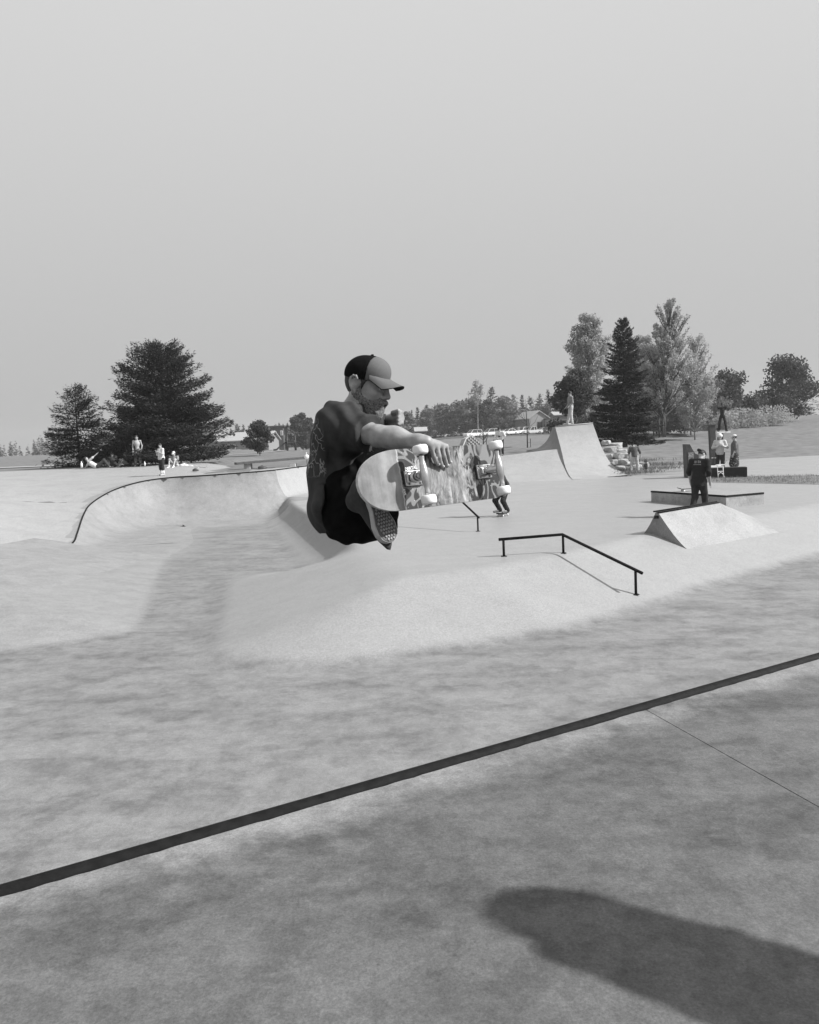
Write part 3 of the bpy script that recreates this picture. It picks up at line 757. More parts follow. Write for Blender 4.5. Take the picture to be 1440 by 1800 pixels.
# ------------------------------------------------------------------ vegetation
def leafmat(name, v, n=.5, trans=.25):
    m = mat(name, v, .75, noise=n, scale=.9, detail=4, spec=.25)
    nt = m.node_tree; b = nt.nodes['Principled BSDF']; tr = nt.nodes.new('ShaderNodeBsdfTranslucent'); tr.inputs['Color'].default_value = (v*1.2,)*3+(1,)
    mx = nt.nodes.new('ShaderNodeMixShader'); mx.inputs[0].default_value = trans
    nt.links.new(b.outputs[0], mx.inputs[1]); nt.links.new(tr.outputs[0], mx.inputs[2]); nt.links.new(mx.outputs[0], nt.nodes['Material Output'].inputs['Surface']); return m
NEEDLE = leafmat('spruce_needles', .036, .5, .12); NEEDLE_FAR = leafmat('conifer_needles', .06, .4, .12)
LEAF = leafmat('leaves', .16, .4, .3); LEAF_L = leafmat('aspen_leaves', .34, .5, .35); LEAF_D = leafmat('dark_leaves', .06, .4, .25)
BARK = mat('bark', .07, .9, noise=.5, scale=6, bump=.6, bdist=.02, stretch=(1,1,.25)); BARK_L = mat('pale_bark', .22, .85, noise=.5, scale=5, bump=.3, bdist=.02)
def leaf_geo(P, d, nrm, L, Wd):
    d = d/np.linalg.norm(d, axis=1)[:, None]; s = np.cross(d, nrm); s /= np.linalg.norm(s, axis=1)[:, None]+1e-9
    L = np.asarray(L).reshape(-1, 1); Wd = np.asarray(Wd).reshape(-1, 1)
    V = np.stack([P-d*L*.5, P+s*Wd*.5, P+d*L*.5, P-s*Wd*.5], 1).reshape(-1, 3)
    F = np.arange(len(V)).reshape(-1, 4); return V, F
def unit(n): v = RNG.normal(size=(n, 3)); return v/np.linalg.norm(v, axis=1)[:, None]
def conifer_geo(H, R, shape=.8, low=.06, whorls=18, per=9, N=9000, leaf=.22, droop=.25, jag=.25, layer=.9):
    t = np.repeat(low+(1-low)*(np.arange(whorls)/whorls)**.92, per)+RNG.uniform(-.012, .012, whorls*per)
    t = np.clip(t, low, .985); az = RNG.uniform(0, 2*pi, len(t)); Lb = R*(1-t)**shape*RNG.uniform(1-jag, 1+jag*.5, len(t))+.05*R
    up = np.interp(t, [0, .5, 1], [-droop, -droop*.1, .7])
    w = Lb**1.25+.04; i = RNG.choice(len(t), N, p=w/w.sum()); q = RNG.beta(1.7, 1.0, N)
    dirh = np.stack([np.cos(az[i]), np.sin(az[i]), np.zeros(N)], 1); side = np.stack([-np.sin(az[i]), np.cos(az[i]), np.zeros(N)], 1)
    spread = Lb[i]*.34*(1-q*.8)*RNG.normal(size=N)
    z = t[i]*H+Lb[i]*q*up[i]+.12*Lb[i]*q**3+RNG.normal(size=N)*.035*H*(1-layer)*2 - np.abs(RNG.normal(size=N))*leaf*.25
    P = dirh*(Lb[i]*q)[:, None]+side*spread[:, None]; P[:, 2] = z
    d = dirh*.9+side*(np.sign(spread)*.7)[:, None]+RNG.normal(size=(N, 3))*.35; d[:, 2] += up[i]*.5+.1
    nrm = unit(N)*.6+np.array([0, 0, 1.0]); L = leaf*RNG.uniform(.6, 1.4, N)*np.interp(t[i], [0, 1], [1.1, .7])
    V, F = leaf_geo(P, d, nrm, L, L*RNG.uniform(.28, .45, N)); br = MB()
    for j in range(0, len(t), 2):
        a = Vector((0, 0, t[j]*H)); b = Vector((cos(az[j])*Lb[j]*.85, sin(az[j])*Lb[j]*.85, t[j]*H+Lb[j]*.85*up[j])); br.tube([a, b], [.012*H*(1-t[j])**.7*.35+.01, .006], 4, False)
    return V, F, br
def conifer(label, base, H, R, group=None, leafm=NEEDLE, name='spruce_tree', **k):
    e = empty(name, base); tag(e, label, 'tree', group); V, F, br = conifer_geo(H, R, **k)
    fast_mesh('crown', V, F, leafm, e, False)
    br.tube([(0,0,-.2), (0,0,H*.5), (0,0,H*.97)], [H*.022, H*.012, .012], 8); br.build('trunk', BARK, e, True); return e
def decid_geo(H, R, crown0=.25, N=6000, leaf=.18, clumps=26, cl=.34, top=.6, stems=1, lean=0.0, columnar=1.0, spread=.25, rise=.2, thick=.011):
    tr = MB(); C = []; Rc = []; Bb = []
    for s in range(stems):
        ox = 0 if stems == 1 else .10*R*cos(2.1*s+.4); oy = .12*R*sin(2.1*s) if stems > 1 else 0; lx = lean+(RNG.uniform(-1, 1)*R*.35 if stems > 1 else 0)
        hh = H*(1 if s == 0 else RNG.uniform(.75, .95)); pts = [(ox+lx*(u**1.5)+.02*H*sin(3*u+s)*u, oy+.015*H*sin(4*u+s), hh*u) for u in np.linspace(0, .96, 9)]
        pts[0] = (ox, oy, -.2); tr.tube(pts, [max(.012, H*thick*(1-u)**.8) for u in np.linspace(0, 1, 9)], 7)
        n = clumps//stems
        for c in range(n):
            u = crown0+(1-crown0)*RNG.uniform(0, 1)**.8*.97; env = np.interp((u-crown0)/(1-crown0), [0, .25, top, .9, 1], [.55, 1, .85, .45, .12])*R
            a = RNG.uniform(0, 2*pi); rr = env*RNG.uniform(.25, .95)**.7*columnar; ctr = np.array([np.interp(u, np.linspace(0, .96, 9), [p[0] for p in pts])+rr*cos(a), oy+rr*sin(a), hh*u])
            C.append(ctr); Rc.append(R*cl*RNG.uniform(.6, 1.15)); ub = max(.08, u-rise*(rr/R+.35)); j = min(8, ub*8/.96)
            b0 = [np.interp(ub, np.linspace(0, .96, 9), [p[i] for p in pts]) for i in range(3)]
            Bb.append(np.array(b0)); mid = (np.array(b0)+ctr)/2+np.array([0, 0, -.04*H*.5]); tr.tube([b0, mid, ctr], [H*.0055, H*.0035, .008], 5, False)
    C = np.array(C); Bb = np.array(Bb); Rc = np.array(Rc); w = Rc**2; i = RNG.choice(len(C), N, p=w/w.sum()); o = unit(N)*(RNG.uniform(0, 1, N)**.45)[:, None]*Rc[i][:, None]*np.array([1, 1, .8])
    tt = RNG.beta(2.2, 1.0, N)*.75+.33; P = Bb[i]+(C[i]-Bb[i])*tt[:, None]+o*(.35+.65*np.clip(1-np.abs(tt-.85)*1.6, 0, 1))[:, None]; L = leaf*RNG.uniform(.6, 1.4, N); V, F = leaf_geo(P, unit(N)+np.array([0, 0, -.3]), unit(N)+o/np.maximum(Rc[i], .01)[:, None], L, L*.75); return V, F, tr
def decid(label, base, H, R, group=None, leafm=LEAF, bark=BARK, name='broadleaf_tree', **k):
    e = empty(name, base); tag(e, label, 'tree', group); V, F, tr = decid_geo(H, R, **k); fast_mesh('crown', V, F, leafm, e, False); tr.build('trunk', bark, e, True); return e
def bush(label, base, R, Hh, leafm=LEAF, N=1500, leaf=.12, group=None):
    C = np.stack([RNG.uniform(-R, R, 14)*.7, RNG.uniform(-R, R, 14)*.5, RNG.uniform(.1, .75, 14)*Hh], 1); i = RNG.integers(0, 14, N)
    P = C[i]+unit(N)*(RNG.uniform(0, 1, N)**.4)[:, None]*np.array([R*.42, R*.42, Hh*.3]); L = leaf*RNG.uniform(.6, 1.4, N)
    P[:, 2] = np.maximum(P[:, 2], .02); V, F = leaf_geo(P, unit(N), unit(N), L, L*.7); e = empty('bush', base); tag(e, label, 'bush', group); fast_mesh('foliage', V, F, leafm, e, False)
    st = MB()
    for c in C[::3]: st.tube([(c[0]*.2, c[1]*.2, -.1), tuple(c)], [.02, .008], 4, False)
    st.build('stems', BARK, e); return e

b = ground_at(293, 48); conifer('very broad dark spruce with people resting in its shade', b, 7.05, 4.4, shape=.56, low=.05, whorls=26, per=16, N=110000, leaf=.2, droop=.06, jag=.30, layer=.85)
b = ground_at(140, 50); conifer('dark narrow spruce at the far left beside the broad spruce', b, 5.1, 2.7, shape=.62, low=.05, whorls=20, per=9, N=24000, leaf=.18, layer=.8)
b = ground_at(1099, 52); b[2] = at(1099, 781, 52)[2]; conifer('tall dark layered spruce behind the rocks right of the tall ramp', b, 8.35, 2.45, shape=.76, low=.02, whorls=40, per=11, N=70000, leaf=.18, droop=.14, jag=.30, layer=.95)
b = ground_at(1036, 66); decid('tall pale aspen standing behind the left side of the layered spruce', b, (hor(1036)-553)/F_PX*66+CAM_Z-b[2], 2.5, leafm=LEAF_L, bark=BARK_L, name='aspen_tree', N=26000, leaf=.15, clumps=170, cl=.17, crown0=.16, top=.75, columnar=.9)
b = ground_at(1013, 62); decid('dark leafy tree at the left foot of the pale aspen', b, 6.9, 2.2, leafm=LEAF_D, N=14000, leaf=.19, clumps=34, cl=.34, crown0=.1, top=.55)
b = ground_at(1133, 78); decid('slim aspen partly hidden behind the right side of the layered spruce', b, (hor(1133)-590)/F_PX*78+CAM_Z-b[2], 2.2, leafm=LEAF_L, bark=BARK_L, name='aspen_tree', N=14000, leaf=.16, clumps=120, cl=.18, crown0=.25, top=.7)
b = ground_at(1165, 74); b[2] = at(1165, 765, 74)[2]; decid('tallest airy aspen with two bare trunks on the grass slope', b, 12.9, 2.6, leafm=LEAF_L, bark=BARK, name='aspen_tree', N=24000, leaf=.15, clumps=260, cl=.12, crown0=.30, top=.7, stems=3, lean=.7, thick=.008)
b = ground_at(1222, 77); decid('slim pale aspen with a separate crown at the right of the tallest aspen', b, (hor(1222)-572)/F_PX*77+CAM_Z-b[2]-.9, 2.2, leafm=LEAF_L, bark=BARK_L, name='aspen_tree', N=9000, leaf=.15, clumps=90, cl=.20, crown0=.15, top=.7, thick=.008)
b = ground_at(1215, 84); decid('low spreading grey leafed tree behind the airy aspen', b, 6.8, 4.2, leafm=LEAF, N=11000, leaf=.24, clumps=40, cl=.26, crown0=.15, top=.5)
b = ground_at(1150, 86); decid('bushy grey tree between the spruce and the airy aspen', b, 7.8, 3.3, leafm=LEAF, N=10000, leaf=.24, clumps=30, cl=.34, crown0=.1, top=.55)
b = ground_at(1280, 98); decid('dark round tree at the right edge beyond the grass slope', b, 6.6, 3.9, leafm=LEAF_D, N=9000, leaf=.3, clumps=40, cl=.36, crown0=.15, top=.6)
b = ground_at(1375, 104); decid('dark wide tree outermost on the right beyond the slope', b, 8.4, 5, leafm=LEAF_D, N=8000, leaf=.34, clumps=40, cl=.36, crown0=.15, top=.6)
for i, (px, D, R, Hh) in enumerate([(1225,96,3.2,2.6),(1262,92,3.0,2.2),(1300,94,3.2,2.5),(1345,96,3.6,2.6)]):
    bush(['pale tall scrub below the low spreading tree', 'pale scrub left of the arms raised figure', 'pale scrub below the dark round tree', 'pale scrub outermost on the right'][i], ground_at(px, D), R, Hh, LEAF_L, 2600, .22, 'scrub along the top of the slope')
b = ground_at(457, 74); decid('small dark round tree in front of the long shed', b, (hor(457)-742)/F_PX*74+CAM_Z-b[2], 1.42, leafm=LEAF_D, N=8000, leaf=.17, clumps=42, cl=.40, crown0=.2, top=.6)
for i, (px, top, R) in enumerate([(522,729,1.9),(533,727,1.8),(543,737,2.1)]):
    b = ground_at(px, 170); decid(['left poplar of the three behind the playground', 'middle and tallest poplar of the three behind the playground', 'right and broadest poplar of the three behind the playground'][i], b, (hor(px)-top)/F_PX*170+CAM_Z-b[2], R, 'poplars behind the playground', LEAF_D, name='poplar_tree', N=1800, leaf=.5, clumps=26, cl=.45, crown0=.08, top=.8)

# middle-distance tree belt: each tree is a thing; shapes shared between alike trees
protoC = []; protoD = []
for i in range(3):
    V, F, br = conifer_geo(10, [2.0, 2.4, 1.7][i], shape=[.8, .7, .9][i], low=.06, whorls=14, per=7, N=1500, leaf=.75, jag=.35, layer=.8)
    o = fast_mesh('crown', V, F, NEEDLE_FAR, None, False); t_ = MB().tube([(0,0,-.5), (0,0,9.6)], [.22, .02], 6).build('trunk', BARK); protoC.append((o.data, t_.data)); bpy.data.objects.remove(o); bpy.data.objects.remove(t_)
for i in range(3):
    V, F, tr = decid_geo(10, [4.2, 3.4, 3.8][i], crown0=[.12, .2, .15][i], N=4200, leaf=.55, clumps=60, cl=.32, top=.6)
    o = fast_mesh('crown', V, F, [LEAF, LEAF_D, LEAF][i], None, False); t_ = tr.build('trunk', BARK_L if i == 1 else BARK); protoD.append((o.data, t_.data)); bpy.data.objects.remove(o); bpy.data.objects.remove(t_)
def far_tree(kind, px, top, D, wid, label, group='trees of the belt beyond the parked cars', zb=None):
    b = ground_at(px, D); H = (hor(px)-top)/F_PX*D+CAM_Z-b[2]; e = empty('conifer_tree' if kind == 'c' else 'broadleaf_tree', b, RNG.uniform(0, 6.28)); tag(e, label, 'tree', group)
    pr = (protoC if kind == 'c' else protoD)[RNG.integers(0, 3)]; w = wid/F_PX*D/2/(1.5 if kind == 'c' else 2.75)
    e.scale = (w, w, H/10)
    for me, nm in zip(pr, ('crown', 'trunk')): o = bpy.data.objects.new(nm, me); COL.objects.link(o); o.parent = e
    return e
BELT = [('d',716,726,205,36,'round tree nearest the chin of the skater'),('c',737,714,240,20,'pointed conifer above the small pale roofed house'),('c',752,712,240,20,None),('c',768,711,240,22,None),('d',757,720,225,34,'leafy tree right of the small pale roofed house'),
 ('d',782,712,215,36,'leafy tree left of the pale thin stem'),('c',797,708,235,20,None),('d',812,707,212,38,'broad tree behind the skateboarding hand'),('d',838,702,206,48,'broad tree behind the white hatchbacks'),('d',858,706,204,40,'bushy tree right of the broad tree behind the cars'),
 ('c',866,681,225,30,'tall shaggy pine rising above the belt'),('d',889,700,212,44,'dark broad tree left of the gabled house'),('c',880,697,235,22,None),('c',905,694,240,22,None),('c',921,692,245,22,None),('c',936,697,240,22,None),('c',951,690,250,24,None),('c',966,683,255,24,None),('c',981,684,250,24,None),('d',960,716,225,26,'dark tree between the gabled house and the flat roofed building'),
 ('c',996,690,245,24,None),('c',822,700,250,18,None),('c',727,719,250,16,None),('c',702,722,260,16,None),('d',1003,716,235,34,'leafy tree behind the person on the tall ramp'),('d',902,722,214,26,'low tree at the left wall of the gabled house')]
ORD = 'first second third fourth fifth sixth seventh eighth ninth tenth eleventh twelfth thirteenth fourteenth fifteenth sixteenth seventeenth eighteenth'.split()
row_ = sorted(q[1] for q in BELT if q[5] is None); BELT = [q[:5]+(q[5] or '%s plain conifer from the left in the row behind the parked cars' % ORD[row_.index(q[1])], q[5] is None) for q in BELT]
for kd, px, top, D, wd, lb, pl_ in BELT: far_tree(kd, px, top, D, wd, lb, ('conifers behind the parked cars' if pl_ else 'trees of the belt beyond the parked cars'))
b = ground_at(842, 200); decid('thin pale airy treetop sticking out above the belt', b, (hor(842)-670)/F_PX*200+CAM_Z-b[2], 2.2, leafm=LEAF_L, bark=BARK_L, N=600, leaf=.45, clumps=22, cl=.4, crown0=.7, top=.6)
LEFTC = [(388,768,16),(396,757,16),(409,752,16),(420,744,20),(431,745,18),(446,752,16),(487,746,16),(494,742,16),(501,744,14),(509,742,18),(548,748,16),(556,750,18),(380,757,16),(372,762,18),(352,760,18),(560,745,18),(574,744,18),(590,744,18)]
LEFTC.sort()
for k_, (px, top, wd) in enumerate(LEFTC): far_tree('c', px, top, 300, wd, '%s small distant conifer from the left on the skyline left of the skater' % ORD[k_], 'distant conifers on the left skyline')
# the far wood behind everything reads as one mass
Vs, Fs = [], []; n0 = 0
for k in range(760):
    az = RNG.uniform(-.78, .62); D = RNG.uniform(330, 480); x = az*D; zb = float(z_grass(np.array([x]), np.array([D]))[0])
    H = RNG.uniform(7, 11)*np.interp(az, [-.75, -.3, -.05, .12, .25, .6], [1.0, 1.0, 1.25, 1.75, 1.9, 1.5]); V, F, _ = conifer_geo(H, H*.2, N=110, leaf=1.6, whorls=8, per=5)
    Vs.append(V+np.array([x, D, zb])); Fs.append(F+n0); n0 += len(V)
fast_mesh('far_wood', np.vstack(Vs), np.vstack(Fs), NEEDLE_FAR, None, False, 'stuff')

def bare_sapling(label, px, py, top, D):
    b = at(px, py, D); e = empty('sapling', b); tag(e, label, 'tree', 'bare saplings behind the bank'); H = (py-top)/F_PX*D; m = MB().tube([(0,0,-.1), (.02,0,H*.5), (-.03,0,H)], [.05, .035, .01], 6)
    for k in range(9):
        z = H*RNG.uniform(.2, .62); a = RNG.uniform(0, 6.28); L = H*RNG.uniform(.18, .36); m.tube([(0,0,z), (cos(a)*L*.5, sin(a)*L*.5, z+L*.35), (cos(a)*L*.85, sin(a)*L*.85, z+L*.95)], [.02, .014, .005], 5, False)
    m.build('trunk', BARK, e, True); s = MB().tube([(.22,.05,-.1), (.22,.05,.8)], .025, 6); s.tube([(.22,.05,.55), (0,0,.55)], .01, 5); s.build('stake', BARK, e); return e
bare_sapling('bare sapling with a stake on the grass left of the tall ramp', 927.5, 793, 703, 50)
bare_sapling('second bare sapling mostly behind the skateboard wheel', 850, 792, 742, 50)

# ------------------------------------------------------------------ buildings, cars, parking lot
def drape(name, poly_fn, m, n=60):
    V = []; F = []
    for i in range(n+1):
        a, c = poly_fn(i/n)
        for j in range(5): q = np.array(a)*(1-j/4)+np.array(c)*j/4; V.append((q[0], q[1], gz(q[0], q[1])+.07))
    for i in range(n):
        for j in range(4): k = i*5+j; F.append((k, k+5, k+6, k+1))
    return mesh(name, V, F, m, None, True, 'structure')
ASPH = mat('asphalt', .07, .85, noise=.2, scale=3); GRAVEL = mat('pale_path', .34, .9, noise=.15, scale=2)
drape('parking_lot', lambda t: ((-4+70*t, 178-6*t), (-6+72*t, 200-6*t)), ASPH)
drape('path', lambda t: ((-36+22*t, 62+30*t*t), (-36+22*t, 63.2+30*t*t+.8)), GRAVEL)
WHITE = mat('white_paint', .75, .4, noise=.05, scale=2); GLASS = mat('dark_glass', .03, .12, spec=.6); TYRE = mat('tyre', .02, .8); SIDE = mat('siding', .22, .8, noise=.15, scale=3, stretch=(6,6,.3))
SIDE_D = mat('dark_siding', .085, .8, noise=.2, scale=3, stretch=(6,6,.3)); ROOF_L = mat('pale_roof', .32, .6, noise=.1, scale=2); ROOF_D = mat('dark_roof', .07, .8, noise=.2, scale=2); SIDE_L = mat('light_siding', .38, .8, noise=.1, scale=3, stretch=(6,6,.3))
def house(label, px, D, W_, Dp, Hw, Hr, rz, wall, roof, wins, gable='x', cat='house', over=.4):
    b = ground_at(px, D); e = empty('house', b, rz); tag(e, label, cat)
    MB().box((0,0,Hw/2-.3), (W_, Dp, Hw+.6)).build('wall', wall, e)
    m = MB(); o = over
    if Hr > 0:
        if gable == 'x': prof = [(-Dp/2-o, Hw-.12), (0, Hw+Hr), (Dp/2+o, Hw-.12)]; V = [(-W_/2-o, y, z) for y, z in prof]+[(W_/2+o, y, z) for y, z in prof]+[(-W_/2-o, y, z+.18) for y, z in prof]+[(W_/2+o, y, z+.18) for y, z in prof]
        else: prof = [(-W_/2-o, Hw-.12), (0, Hw+Hr), (W_/2+o, Hw-.12)]; V = [(x, -Dp/2-o, z) for x, z in prof]+[(x, Dp/2+o, z) for x, z in prof]+[(x, -Dp/2-o, z+.18) for x, z in prof]+[(x, Dp/2+o, z+.18) for x, z in prof]
        m.add(V, [(0,1,4,3),(1,2,5,4),(6,9,10,7),(7,10,11,8),(0,6,7,1),(1,7,8,2),(3,4,10,9),(4,5,11,10),(0,3,9,6),(2,8,11,5)])
        m.build('roof', roof, e); gs = []
        for q in (-1, 1):
            if gable == 'x': T3 = [(q*(W_/2-.01), y, z) for y, z in ((-Dp/2, Hw-.01), (Dp/2, Hw-.01), (0, Hw+Hr-.02))]
            else: T3 = [(x, q*(Dp/2-.01), z) for x, z in ((-W_/2, Hw-.01), (W_/2, Hw-.01), (0, Hw+Hr-.02))]
            MB().add(T3, [(0,1,2)]).build('gable', wall, e)
    else: m.box((0,0,Hw+.15), (W_+o*2, Dp+o*2, .3)).build('roof', roof, e)
    for (x, z, w, h, kind) in wins:
        f = MB().box((x,-Dp/2-.03,z), (w+.24, .08, h+.24)).build('door_frame' if kind == 'door' else 'window_frame', WHITE if kind != 'dark' else SIDE_D, e); MB().box((x,-Dp/2-.075,z), (w, .03, h)).build('pane' if kind != 'door' else 'door', GLASS if kind != 'lit' else ROOF_L, f)
    return e
house('long low shed with pale metal roof behind the round tree', 432, 150, 11.5, 7, 2.6, 1.5, -.12, SIDE, ROOF_L, [(-1.6,1.5,1.6,.7,'win'), (2.5,1.3,1,2,'door')], cat='shed')
house('dark two storey house with flat roof right of the round tree', 493, 170, 2.9, 4, 5.2, 0, -.1, SIDE_D, ROOF_D, [(-.6,3.9,1.0,.5,'lit'), (1.1,3.9,.3,.8,'lit'), (-.5,1.2,1.2,1.2,'dark')])
house('small house with pale roof half hidden among the trees', 741, 198, 2.6, 4, 2.2, 0.9, .05, SIDE_D, ROOF_L, [(.2,1.2,.9,.8,'dark')])
house('gabled wooden house facing the parking lot', 936, 206, 5.6, 8, 3.7, 1.9, .35, SIDE, ROOF_L, [(.2,1.9,1.3,1.6,'dark'), (1.9,1.6,.6,.8,'dark')], 'y')
house('pale building with flat roof behind the dark entrance canopy', 990, 200, 7.6, 6, 3.2, 0, .05, SIDE_L, ROOF_D, [(-2.2,1.5,1,1.1,'dark'), (.5,1.5,1,1.1,'dark')], cat='building')
e = house('upper storey building with pale roof above the flat roofed building', 984, 214, 3.6, 6, 4.4, .8, .05, SIDE_D, ROOF_L, [(.2,3.4,1.1,.7,'dark')], cat='building')
# dark canopy on posts in front of the pale building
b = ground_at(995, 110); e = empty('canopy', b); tag(e, 'dark flat canopy on thin posts left of the person on the ramp', 'canopy'); MB().box((0,0,2.55), (1.9,1.6,.35)).build('roof', ROOF_D, e)
for x in (-.8, .7): MB().box((x,0,1.2), (.13,.13,2.4)).build('post', ROOF_D, e)
for z in (.9, 1.6): MB().box((.15,.3,z), (1.5,.06,.14)).build('rail', ROOF_D, e)
b = ground_at(1030, 100); e = empty('post', b); tag(e, 'dark thin post between the aspen and the tall ramp', 'post'); MB().tube([(0,0,-.2), (0,0,2.5)], .09, 8).build('pole', ROOF_D, e, True); MB().box((0,0,2.5), (.22,.22,.1), bev=.02).build('cap', ROOF_D, e)

def car_parts(kind, paint, e):
    L, Wd = 4.5, 1.8; suv = kind in ('suv', 'pickup'); hb, ht = (.98, 1.72) if suv else (.88, 1.42)
    side = [(-2.25,.35),(-2.22,.75),(-2.05,hb-.08),(-1.0,hb),(1.55,hb+.02),(2.2,hb-.02),(2.25,.5),(2.2,.32)]
    def ext(poly, w0, w1): 
        n = len(poly); V = [(x, -w0, z) for x, z in poly]+[(x, w0, z) for x, z in poly]; return V, [tuple(range(n)), tuple(range(2*n-1, n-1, -1))]+[(i+n, (i+1) % n+n, (i+1) % n, i) for i in range(n)]
    V, F = ext(side, Wd/2, 0); MB().add(V, F).build('body', paint, e)
    if kind == 'pickup': top = [(-1.0,hb-.02),(-.35,ht),(.65,ht),(.8,hb-.02)]
    elif kind == 'suv': top = [(-1.05,hb-.02),(-.35,ht),(1.85,ht-.04),(2.18,hb-.02)]
    else: top = [(-1.05,hb-.02),(-.25,ht),(1.0,ht),(1.75,hb-.02)]
    n = 4; w0, w1 = Wd/2-.06, Wd/2-.22; V = [(x, -(w0 if k in (0, 3) else w1), z) for k, (x, z) in enumerate(top)]+[(x, (w0 if k in (0, 3) else w1), z) for k, (x, z) in enumerate(top)]
    MB().add(V, [(0,1,2,3),(7,6,5,4),(4,5,1,0),(5,6,2,1),(6,7,3,2)]).build('cabin', GLASS, e)
    MB().box(((top[1][0]+top[2][0])/2,0,ht+.015), (top[2][0]-top[1][0]+.1, 2*w1+.06, .05)).build('roof', paint, e)
    for s in (-1, 1):
        xm = (top[1][0]+top[2][0])/2
        for xa, xb in ((xm, xm), (top[2][0], top[3][0]), (top[1][0], top[0][0])): MB().tube([(xa, s*w1, ht), (xb, s*w0*1.005, hb)], .05, 4).build('pillar', paint, e)
    for x in (-1.4, 1.4):
        for s in (-1, 1):
            M = Matrix.Translation((x, s*(Wd/2-.1), .34)) @ Matrix.Rotation(pi/2, 4, 'X'); w = MB().lathe([(.0,-.11),(.3,-.11),(.34,-.07),(.34,.07),(.3,.11),(0,.11)], 12, M).build('wheel', TYRE, e, True); MB().lathe([(0,-.125),(.2,-.12),(.2,.12),(0,.125)], 8, M).build('rim', RIM, w)
    for s in (-1, 1): MB().box((-2.235, s*.62, .72), (.06,.3,.14)).build('headlight', WHITE, e); MB().box((2.235, s*.68, .78), (.05,.2,.2)).build('taillight', ROOF_D, e)
RIM = mat('alloy', .4, .35, metallic=.8); SILVER = mat('silver_paint', .45, .35); BLACK = mat('black_paint', .025, .3)
CARS = [(833,181,'suv',WHITE,.5,'white hatchback at the left end of the parked row'),(863,184,'suv',WHITE,.45,'white estate car second from the left in the row'),(883,186,'sedan',BLACK,.6,'black saloon behind the head of the person in white'),(896,184,'sedan',WHITE,.55,'low white saloon right of the black saloon'),
 (908,188,'suv',SILVER,1.2,'silver upright car between low white cars'),(921,190,'suv',WHITE,.7,'white estate car left of the pickup'),(938,184,'pickup',WHITE,.15,'white pickup truck parked side on'),(956,190,'sedan',SILVER,.3,'silver saloon right of the white pickup'),(966,186,'suv',BLACK,.9,'black estate car at the left of the pale building'),
 (990,184,'sedan',WHITE,.4,'white saloon seen under the dark canopy'),(1016,184,'suv',SILVER,.3,'silver estate car right of the person on the ramp'),(1038,186,'sedan',WHITE,.6,'white saloon seen below the dark leafy tree')]
for px, D, kd, pt, rz, lb in CARS:
    e = empty('parked_car', ground_at(px, D)+[0,0,.08], rz); tag(e, lb, 'car', 'cars in the parking lot'); car_parts(kd, pt, e)

# ------------------------------------------------------------------ playground, bench slab, small furniture
DARKP = mat('dark_plastic', .045, .5, noise=.1, scale=4); PALE = mat('pale_concrete', .42, .8, noise=.15, scale=4)
b = ground_at(513, 92); e = empty('playground_tower', b, .25); tag(e, 'dark playground climbing tower with an arch and two slides', 'playground')
MB().box((0,0,.95), (1.0,1.0,.1)).build('platform', DARKP, e)
for x in (-.48, .48):
    for y in (-.48, .48): MB().tube([(x,y,-.1), (x,y,1.75)], .055, 8).build('post', DARKP, e, True)
MB().tube([(-.48,0,1.2), (-.47,0,1.9), (-.3,0,2.3), (0,0,2.45), (.3,0,2.3), (.47,0,1.9), (.48,0,1.2)], .045, 8).build('arch', DARKP, e, True)
def slide(P, w=.42):
    V = []; 
    for (x, z) in P: V += [(x,-w/2,z+.16), (x,-w/2,z), (x,w/2,z), (x,w/2,z+.16), (x,w/2+.04,z+.16), (x,w/2,z-.05), (x,-w/2,z-.05), (x,-w/2-.04,z+.16)]
    n = 8; F = [(i*n+j, i*n+(j+1) % n, (i+1)*n+(j+1) % n, (i+1)*n+j) for i in range(len(P)-1) for j in range(n)]; return mesh('slide', V, F, DARKP, e, False)
slide([(-.5,1.0),(-.9,.75),(-1.4,.4),(-1.75,.12),(-2.1,.08)]); slide([(.5,1.0),(.75,.9),(1.0,.55),(1.2,.2),(1.45,.1)])
for z in (1.2, 1.45): MB().tube([(-.48,-.48,z), (.48,-.48,z)], .03, 6).build('rail', DARKP, e)
for k in range(5): MB().tube([(-.36+.18*k,-.48,.98), (-.36+.18*k,-.48,1.45)], .022, 5).build('bar', DARKP, e)
for k, px in enumerate((527, 530.5, 534)):
    b = ground_at(px, 120); e = empty('bollard', b); tag(e, ['left dark bollard of three right of the playground', 'middle dark bollard of three right of the playground', 'right dark bollard of three right of the playground'][k], 'bollard', 'dark bollards beyond the playground'); MB().box((0,0,.35), (.2,.2,.7), bev=.02).build('post', DARKP, e); MB().box((0,0,.72), (.24,.24,.06), bev=.02).build('cap', DARKP, e)
pA, pB = at(414, 815, 41.0), at(548, 803.5, 42.5); e = empty('slab_bench', [(pA[0]+pB[0])/2, (pA[1]+pB[1])/2, 2.05]); tag(e, 'long dark slab bench on pale concrete pedestals behind the bowl', 'bench')
dv = (pB-pA)/np.linalg.norm(pB-pA); ang = math.atan2(dv[1], dv[0]); Lb = np.linalg.norm(pB-pA); M = Matrix.Translation((pA+pB)/2) @ Matrix.Rotation(ang, 4, 'Z') @ Matrix.Rotation(-math.asin(dv[2]), 4, 'Y')
WOOD = mat('weathered_wood', .085, .8, noise=.5, scale=4, stretch=(.4,5,5))
for k in range(3): rel(e, MB().box((0,-.26+.26*k,0), (Lb, .24, .12), M, .01).build('plank', WOOD))
for px in (436, 515):
    c = at(px, 812, 41.3 if px < 500 else 42.1); rel(e, MB().box((c[0], c[1], (c[2]+1.95)/2-.08), (.34,.6,c[2]-1.95), bev=.02).build('pedestal', PALE))
